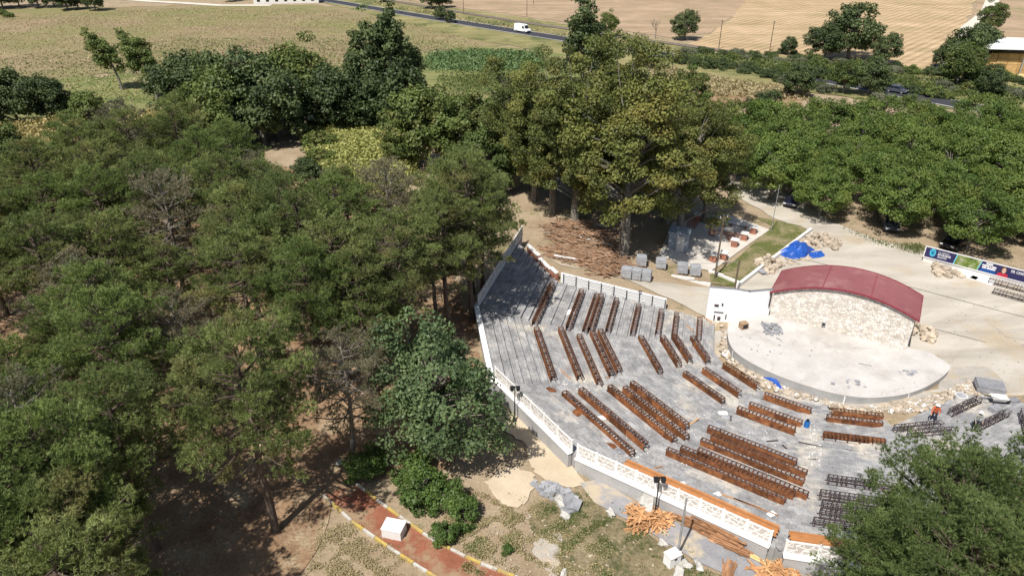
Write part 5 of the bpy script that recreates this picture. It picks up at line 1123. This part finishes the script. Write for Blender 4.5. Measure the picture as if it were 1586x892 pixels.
sow('weeds', [(-100, 195), (0, 190), (150, 180), (300, 165), (520, 130), (660, 95), (800, 85), (660, 40), (500, 15), (300, 12), (0, 25), (-100, 40)], 26000, .24, .25, L_dryg, .9)
sow('weeds', [(-100, 195), (0, 190), (150, 180), (300, 165), (520, 130), (660, 95), (800, 85), (660, 60), (300, 60), (0, 90)], 9000, .26, .3, L_gr, .9)
sow('dry_grass', [(470, 900), (500, 810), (545, 815), (600, 850), (650, 892), (600, 930)], 7000, .045, .1, L_dryg, .7, clump=.1)
sow('dry_grass', [(690, 770), (760, 760), (830, 790), (900, 830), (1000, 892), (820, 892), (700, 850)], 20000, .05, .12, L_dryg, .7, clump=.2)
sow('green_grass', [(835, 778), (880, 762), (925, 784), (1000, 828), (1080, 878), (1150, 910), (1000, 930), (900, 880), (850, 850)], 13000, .05, .14, L_gr, .5, clump=.5)
sow('green_grass', [(700, 840), (830, 790), (900, 850), (850, 892), (720, 892)], 6000, .05, .14, L_gr, .5, clump=.7)
sow('green_grass', [(1370, 380), (1430, 380), (1430, 395), (1350, 370), (1300, 350)], 4000, .08, .14, L_gr, .0)
# ================================================================ VEHICLES
M_glass = mat('dark_glass', [(.012, .014, .018)], 1, .08, spec=.6); M_tyre = mat('tyre', [(.02, .02, .02)], 1, .9); M_lamp = mat('lamp_lens', [(.7, .7, .68)], 1, .15, spec=.6); M_tail = mat('tail_lens', [(.35, .02, .02)], 1, .2)
def vehicle(name, p, rz, label, cat, paint, L, W, side, cab, wheels, wr, grp=None):
    """side: lower body outline (x,z); cab: glasshouse outline; both swept across the width"""
    r = empty(name, p, rz, label, cat, grp)
    def sweep(o, w0, w1, zc):
        n = len(o); zmin, zmax = min(q[1] for q in o), max(q[1] for q in o); V = []
        for s in (-1, 1):
            for x, z in o: V.append((x, s*(w0+(w1-w0)*(z-zmin)/(zmax-zmin))/2, z))
        mb = MB(); mb.add(V, [tuple(range(n)), tuple(range(n, 2*n))[::-1]]+[((i+1) % n, i, n+i, n+(i+1) % n) for i in range(n)], .5); return mb
    def bev(o, w):
        b_ = o.modifiers.new('b', 'BEVEL'); b_.width = w; b_.segments = 3; b_.limit_method = 'ANGLE'; return o
    bev(sweep(side, W, W*.97, 0).build('body', paint, r), .07)
    if cab:
        bev(sweep(cab, W*.94, W*.74, 0).build('windows', M_glass, r), .03)
        zr = max(q[1] for q in cab); xr = [q[0] for q in cab if q[1] > zr-.06]
        bev(MB().box(((min(xr)+max(xr))/2, 0, zr+.012), (max(xr)-min(xr)+.1, W*.76, .05)).build('roof', paint, r), .02)
        zb = min(q[1] for q in cab)
        lo_ = [q for q in cab if q[1] < zb+.05]; f0, f1 = max(q[0] for q in lo_), min(q[0] for q in lo_)
        for s in (-1, 1):
            for a, b in ((f0, max(xr)), (f1, min(xr)), ((f0+f1)/2-.1, (max(xr)+min(xr))/2-.1)): MB().bar((a, s*W*.468, zb), (b, s*W*.375, zr), .04, n=5).build('pillar', paint, r)
    for x in wheels:
        for s in (-1, 1):
            wo = MB().bar((x, s*(W/2-.2), wr), (x, s*(W/2+.01), wr), wr, n=18).build('wheel', M_tyre, r); MB().bar((x, s*(W/2), wr), (x, s*(W/2+.02), wr), wr*.6, n=12).build('rim', M_galv, wo)
    fx, bx = max(q[0] for q in side), min(q[0] for q in side); zl = .68
    for s in (-1, 1):
        MB().box((fx-.02, s*W*.36, zl), (.08, .34, .15)).build('headlight', M_lamp, r); MB().box((bx+.02, s*W*.38, zl+.12), (.06, .24, .2)).build('tail_light', M_tail, r); MB().box((.75, s*(W/2+.08), 1.02), (.14, .16, .12)).build('mirror', paint, r)
    MB().box((fx+.012, 0, .45), (.04, W*.5, .18)).build('grille', M_black, r)
    return r
CS = [(-2.15, .32), (2.12, .3), (2.2, .62), (2.05, .8), (1.1, .93), (-1.55, .98), (-2.15, .95), (-2.22, .6)]; CC = [(1.15, .9), (.45, 1.42), (-1.15, 1.46), (-1.95, .94)]
P_dark = mat('dark_blue_paint', [(.012, .015, .03)], 1, .2, spec=.6); P_black = mat('black_paint', [(.01, .01, .011)], 1, .2, spec=.6); P_grey = mat('slate_paint', [(.06, .07, .09)], 1, .25, spec=.6); P_w = mat('white_paint', [(.8, .8, .8)], 1, .3, spec=.5)
vehicle('parked_car', on(1228, 316), R(235), 'dark blue car parked in tree shade at the track edge', 'car', P_dark, 4.4, 1.78, CS, CC, (1.35, -1.35), .32)
vehicle('parked_car', on(1376, 352), R(255), 'dark grey car parked under orchard branches', 'car', P_grey, 4.4, 1.78, CS, CC, (1.35, -1.35), .32)
vehicle('parked_car', on(1478, 381), R(215), 'black car parked behind the billboard', 'car', P_black, 4.4, 1.8, CS, CC, (1.35, -1.35), .32)
rdir = RP[5]-RP[3]; ra = math.atan2(rdir.y, rdir.x)
def onroad(x):
    for a, b in zip(RP[:-1], RP[1:]):
        ua, ub = (793+FPX*q.x/(q.y*CP+CH*SP) for q in (a, b))
        if ua <= x <= ub: return a.lerp(b, (x-ua)/(ub-ua))+Vector((0, 0, .13))
VS = [(-2.9, .4), (2.75, .4), (2.9, .75), (2.75, 1.05), (2.05, 1.25), (1.35, 2.25), (1.0, 2.45), (-2.85, 2.5), (-2.95, .8)]
van = vehicle('delivery_van', onroad(812), ra, 'white delivery van driving on the country road', 'van', P_w, 5.8, 2.0, VS, None, (1.8, -1.7), .36)
gl = MB().add([(2.08, -.82, 1.3), (2.08, .82, 1.3), (1.42, .78, 2.2), (1.42, -.78, 2.2)], [(0, 1, 2, 3)], .5).build('windscreen', M_glass, van); gl.location = (.03, 0, .02)
for s in (-1, 1): MB().add([(1.9, s*1.0, 1.32), (1.35, s*1.0, 2.1), (.75, s*1.0, 2.1), (.75, s*1.0, 1.32)], [(0, 1, 2, 3)], .5).build('side_window', M_glass, van, loc=(0, s*.012, 0))
vehicle('car', onroad(1388), ra, 'slate blue car half hidden on the country road', 'car', P_grey, 4.4, 1.8, CS, CC, (1.35, -1.35), .32)
# ================================================================ BILLBOARD
def text(body, size, m, parent, loc, bold=0.):
    cu = bpy.data.curves.new('txt', 'FONT'); cu.body = body; cu.size = size; cu.offset = bold; o = bpy.data.objects.new('txt', cu); COL.objects.link(o)
    dg = bpy.context.evaluated_depsgraph_get(); me = bpy.data.meshes.new_from_object(o.evaluated_get(dg)); bpy.data.objects.remove(o)
    q = link('lettering', me, None, parent, loc); me.materials.clear(); me.materials.append(m); q.rotation_euler = (math.pi/2, 0, 0); q.scale = (.64, 1, 1); return q
bA, bB = on(1428, 405), on(1586, 447); bd = bB-bA; ba = math.atan2(bd.y, bd.x); BL = 16.
bb = empty('billboard', bA, ba, 'long dark blue billboard with ring logo and red-clad portrait', 'billboard')
flat = lambda n, c: mat(n, [c], 1, .5)
M_navy = flat('navy_print', (.032, .03, .095)); M_pw = flat('white_print', (.75, .75, .76)); M_teal = flat('teal_print', (.015, .25, .42)); M_lt = flat('light_teal_print', (.2, .6, .7)); M_bl2 = flat('blue_print', (.015, .07, .26))
BH, BZ = 1.42, .6
MB().box((BL/2, .06, BZ+BH/2), (BL, .1, BH)).build('board', M_navy, bb)
for z in (BZ+.04, BZ+BH-.04): MB().box((BL/2, .0, z), (BL+.04, .06, .09)).build('frame_bar', M_white, bb)
MB().box((-.02, .0, BZ+BH/2), (.09, .065, BH-.2)).build('frame_bar', M_white, bb)
MB().box((BL/2, .2, .27), (BL, .25, .56)).build('plinth', M_cap, bb)
for i in range(9): MB().box((.2+i*1.95, .17, BZ+.5), (.08, .1, 1.7)).build('strut', M_galv, bb)
KX = .64
def disc(x, z, r, m, y, n=28, r0=0.):
    mb = MB()
    if r0: mb.add([(x*KX+q*KX*math.cos(2*math.pi*i/n), y, z+q*math.sin(2*math.pi*i/n)) for q in (r0, r) for i in range(n)], [(i, (i+1) % n, n+(i+1) % n, n+i) for i in range(n)], .5)
    else: mb.add([(x*KX+r*KX*math.cos(2*math.pi*i/n), y, z+r*math.sin(2*math.pi*i/n)) for i in range(n)], [tuple(range(n))], .5)
    return mb.build('logo', m, bb)
zc_ = BZ+BH*.56
disc(1.25, zc_, .52, M_teal, .004); disc(1.25, zc_, .42, M_lt, -.002, r0=.35); disc(1.25, zc_, .1, M_navy, -.002)
text('T.C. TEKİRDAĞ', .24, M_pw, bb, (2.1*KX, -.002, zc_+.16)); text('BÜYÜKŞEHİR', .34, M_pw, bb, (2.1*KX, -.002, zc_-.16), .008); text('BELEDİYESİ', .28, M_pw, bb, (2.15*KX, -.002, zc_-.46), .004)
ph = MB().add([(4.9*KX, .005, BZ+.1), (8.55*KX, .005, BZ+.1), (8.9*KX, .005, BZ+BH-.1), (5.15*KX, .005, BZ+BH-.1)], [(0, 1, 2, 3)], .5).build('print_photo', mat('garden_print', [(.03, .05, .02), (.16, .22, .05), (.4, .38, .3)], 1.6, .5), bb)
MB().add([(4.75*KX, -.001, BZ+.1), (4.9*KX, -.001, BZ+.1), (5.15*KX, -.001, BZ+BH-.1), (5.0*KX, -.001, BZ+BH-.1)], [(0, 1, 2, 3)], .5).build('print_stripe', M_lt, bb); MB().add([(8.5*KX, -.001, BZ+.1), (8.62*KX, -.001, BZ+.1), (8.97*KX, -.001, BZ+BH-.1), (8.85*KX, -.001, BZ+BH-.1)], [(0, 1, 2, 3)], .5).build('print_stripe', M_lt, bb)
for z, segs in ((1.14, ((9.6, 10.6),)), (.88, ((9.1, 10.15), (10.25, 10.45), (10.55, 11.2))), (.62, ((9.15, 9.75), (9.85, 11.15)))):
    for a, b in segs: MB().add([(a*KX, -.002, BZ+z-.09), (b*KX, -.002, BZ+z-.09), (b*KX, -.002, BZ+z+.09), (a*KX, -.002, BZ+z+.09)], [(0, 1, 2, 3)], .5).build('print_words', M_pw, bb)
MB().add([(8.95*KX, -.001, BZ+.12), (11.3*KX, -.001, BZ+.12), (11.2*KX, -.001, BZ+.5), (9.1*KX, -.001, BZ+.5)], [(0, 1, 2, 3)], .5).build('print_band', M_bl2, bb)
def blob(x, z, rx_, rz_, m, y, n=24, nm='portrait'):
    MB().add([(x*KX+rx_*KX*math.cos(2*math.pi*i/n), y, z+rz_*math.sin(2*math.pi*i/n)) for i in range(n)], [tuple(range(n))], .5).build(nm, m, bb)
blob(12.35, BZ+.84, .46, .47, flat('hair_print', (.06, .035, .02)), .001); blob(12.38, BZ+.82, .3, .34, flat('skin_print', (.55, .36, .28)), -.003)
MB().add([(11.5*KX, -.004, BZ+.1), (13.2*KX, -.004, BZ+.1), (13.05*KX, -.004, BZ+.45), (12.6*KX, -.004, BZ+.52), (12.35*KX, -.004, BZ+.4), (12.1*KX, -.004, BZ+.52), (11.65*KX, -.004, BZ+.45)], [tuple(range(7))], .5).build('portrait', flat('red_print', (.45, .03, .05)), bb)
text('DR. CANDAN', .42, M_pw, bb, (13.35*KX, -.002, BZ+.85), .008)
for (x, y, ln, lb) in ((1562, 451, 6., 'black bench frames stacked before the billboard'), (1570, 468, 6., 'black bench frames lying on the yard below the billboard')):
    bench('bench_frame', ln, 'bare', on(x, y)+Vector((1.2, 0, .02)), ba, lb, 'spare bench frames by the billboard')
for x, y, s, lb in ((1500, 428, 1.5, 'white sheet lying before the billboard'), (1522, 434, 1.9, 'larger white sheet lying before the billboard')):
    o = MB().box((0, 0, .05), (1.2*s, .7*s, .04)).build('white_sheet', M_white, None, loc=on(x, y), rz=ba-.2); tag(o, lb, 'sheet')
heap([(1442, 412), (1466, 416), (1472, 430), (1446, 428)], 26, (.5, .9), .7, 'tan stone stack with a pale box before the billboard', M_tan); heap([(1466, 418), (1488, 424), (1496, 434), (1470, 430)], 22, (.25, .6), .25, 'low spill of tan stones before the billboard', M_tan)
# ================================================================ FARM SHED AND FAR DETAILS
p = on(1575, 119); sh = empty('hay_shed', p, R(-8), 'open shed with white roof full of straw bales', 'shed')
MB().add([(-9, -1, 6.3), (18, -1, 6.3), (18, 9, 7.4), (-9, 9, 7.4), (-9, -1, 6.45), (18, -1, 6.45), (18, 9, 7.55), (-9, 9, 7.55)], [(3, 2, 1, 0), (4, 5, 6, 7), (0, 1, 5, 4), (1, 2, 6, 5), (2, 3, 7, 6), (3, 0, 4, 7)], .5).build('roof', M_white, sh)
for x in (-8.5, 0, 8.5, 17): MB().box((x, -.6, 3.1), (.25, .25, 6.4)).build('post', M_galv, sh)
MB().box((4.5, 8.6, 3.3), (26.5, .15, 6.6)).build('back_wall', M_gp, sh)
M_hay = mat('straw_bale', [(.42, .26, .10), (.56, .38, .17)], 1.2, .95, tint=.18, fine=.25)
hs = empty('bale_stack', p, R(-8), 'tall stack of orange straw bales under the white roof', 'bales')
for j in range(4):
    for i in range(8-j//2):
        for k in range(2): MB().box((-6.4+2.45*i+random.uniform(-.08, .08), 1.5+k*1.3+random.uniform(-.1, .1), .65+1.27*j), (2.38, 1.25, 1.22), random.uniform(-.03, .03)).build('bale', M_hay, hs)
hb = empty('loose_bales', p+Vector((1, -2.5, 0)), R(-8), 'loose pale straw bales before the shed', 'bales')
for i in range(5): MB().box((-2+2.4*i, random.uniform(-.4, .4), .5), (2.1, 1.2, 1.0), random.uniform(-.2, .2)).build('bale', mat('pale_straw', [(.6, .46, .2), (.7, .58, .3)], 1.2, .95) if i == 0 else bpy.data.materials['pale_straw'], hb)
M_track = mat('white_track', [(.55, .5, .42), (.62, .57, .49)], .2, .95)
ribbon('track', [on(*q) for q in ((60, -14), (175, -2), (230, 2.5), (285, 5.5), (340, 9.), (420, 9.))], -2.2, 2.2, .1, M_track, tag_='structure')
ribbon('track', [at(*q) for q in ((1462, 112), (1490, 75), (1500, 45), (1530, 20), (1545, -20))], -2.5, 2.5, .09, M_track, tag_='structure')
p = on(445, 5); r = empty('farm_yard', p, R(10), 'low pale farm building behind the dry field', 'building'); MB().box((0, 0, 1.4), (26, 6, 2.8)).build('wall', M_cap, r)
MB().add([(-13.5, -3.5, 2.8), (13.5, -3.5, 2.8), (13.5, 3.5, 2.8), (-13.5, 3.5, 2.8), (-13.5, 0, 4.4), (13.5, 0, 4.4)], [(3, 2, 1, 0), (0, 1, 5, 4), (2, 3, 4, 5), (1, 2, 5), (3, 0, 4)], .5).build('roof', M_gp, r)
for i in range(7): MB().box((-11+3.6*i, -3.02, 1.5), (1.2, .06, 1.1)).build('window', M_glass, r)
# ================================================================ WORKERS
M_skin = mat('skin', [(.42, .25, .17)], 1, .6); M_vest = mat('orange_vest', [(.52, .11, .045), (.58, .15, .06)], 3, .8); M_greyc = mat('grey_jacket', [(.25, .25, .23), (.32, .32, .29)], 3, .9); M_trou = mat('dark_trousers', [(.02, .025, .04)], 3, .9); M_hat = mat('white_helmet', [(.75, .75, .72)], 1, .35, spec=.5)
def person(p, rz, jacket, pose, label):
    H = dict(pel=(0, 0, .95), chest=(0, .04+pose['lean']*.5, 1.32), neck=(0, .05+pose['lean'], 1.5), head=(0, .08+pose['lean'], 1.66), top=(0, .09+pose['lean'], 1.75))
    names = list(H); V = [H[k] for k in names]; Rr = [.15, .17, .06, .095, .07]; Ed = [(0, 1), (1, 2), (2, 3), (3, 4)]
    def add(v, r, par): V.append(v); Rr.append(r); Ed.append((par, len(V)-1)); return len(V)-1
    for s, st_ in ((-1, pose['step']), (1, -pose['step'])):
        h = add((s*.1, 0, .9), .105, 0); k = add((s*.11, st_*.55+.04, .5), .07, h); a = add((s*.11, st_, .09), .045, k); add((s*.12, st_+.17, .04), .04, a)
        sh_ = add((s*.2, H['chest'][1], 1.42), .075, 1); e = add((s*.28, H['chest'][1]+.02+pose['arm']*.4-st_*.3, 1.14), .05, sh_); w_ = add((s*.26, H['chest'][1]+.12+pose['arm']-st_*.5, .92+pose['arm']*.35), .036, e); hd = add((s*.255, H['chest'][1]+.17+pose['arm']-st_*.5, .86+pose['arm']*.35), .032, w_)
        for f in range(5):
            bx_, by_, bz_ = V[hd]; add((bx_+(f-2)*.014*s, by_+.03+(.02 if f else .0), bz_-.06-.012*(2-abs(f-2))), .008, hd)
    me = bpy.data.meshes.new('body'); me.from_pydata(V, Ed, []); o = bpy.data.objects.new('body', me); COL.objects.link(o)
    md = o.modifiers.new('skin', 'SKIN'); md.use_smooth_shade = True
    for i, q in enumerate(me.skin_vertices[0].data): q.radius = (Rr[i], Rr[i]*(.8 if i in (0, 1) else 1)); q.use_root = (i == 0)
    o.modifiers.new('sub', 'SUBSURF').levels = 1
    dg = bpy.context.evaluated_depsgraph_get(); m2 = bpy.data.meshes.new_from_object(o.evaluated_get(dg)); bpy.data.objects.remove(o)
    m2.materials.clear()
    for m_ in (M_skin, jacket, M_trou): m2.materials.append(m_)
    for f in m2.polygons:
        x_, y_, z_ = f.center; f.material_index = 2 if z_ < .96 and abs(x_) < .22 and (abs(y_-H['chest'][1]-pose['arm']) > .2 or z_ < .8 or abs(x_) < .17) else (1 if z_ < 1.5 and not (z_ < .95) else 0)
    r = empty('person', p, rz, label, 'person'); b_ = link('body', m2, None, r)
    hx, hy, hz = H['head']; he = MB(); n = 14
    ringz = [(.0, .135), (.05, .13), (.1, .105), (.135, .06), (.15, .0)]
    Vh = [(hx+q*math.cos(2*math.pi*i/n), hy+q*1.15*math.sin(2*math.pi*i/n), hz+.05+z) for z, q in ringz for i in range(n)]
    he.add(Vh, [(j*n+i, j*n+(i+1) % n, (j+1)*n+(i+1) % n, (j+1)*n+i) for j in range(4) for i in range(n)], .5); ho = he.build('helmet', M_hat, r, smooth=True)
    MB().bar((hx, hy+.02, hz+.045), (hx, hy+.02, hz+.058), .17, n=16).build('brim', M_hat, ho)
    for s in (-1, 1): MB().rock((hx+s*.035, hy+.09, hz+.0), (.022, .012, .014)).build('eye', M_black, r)
    MB().rock((hx, hy+.1, hz-.045), (.026, .035, .04)).build('nose', M_skin, r)
    return r
person(on(1444, 652, 0, tz), R(150), M_vest, dict(lean=.12, step=.26, arm=.1), 'worker in orange vest and white helmet striding with bent arms')
person(on(1508, 664, 0, tz), R(170), M_greyc, dict(lean=.05, step=.05, arm=.15), 'worker in grey jacket and white helmet standing on the paving')
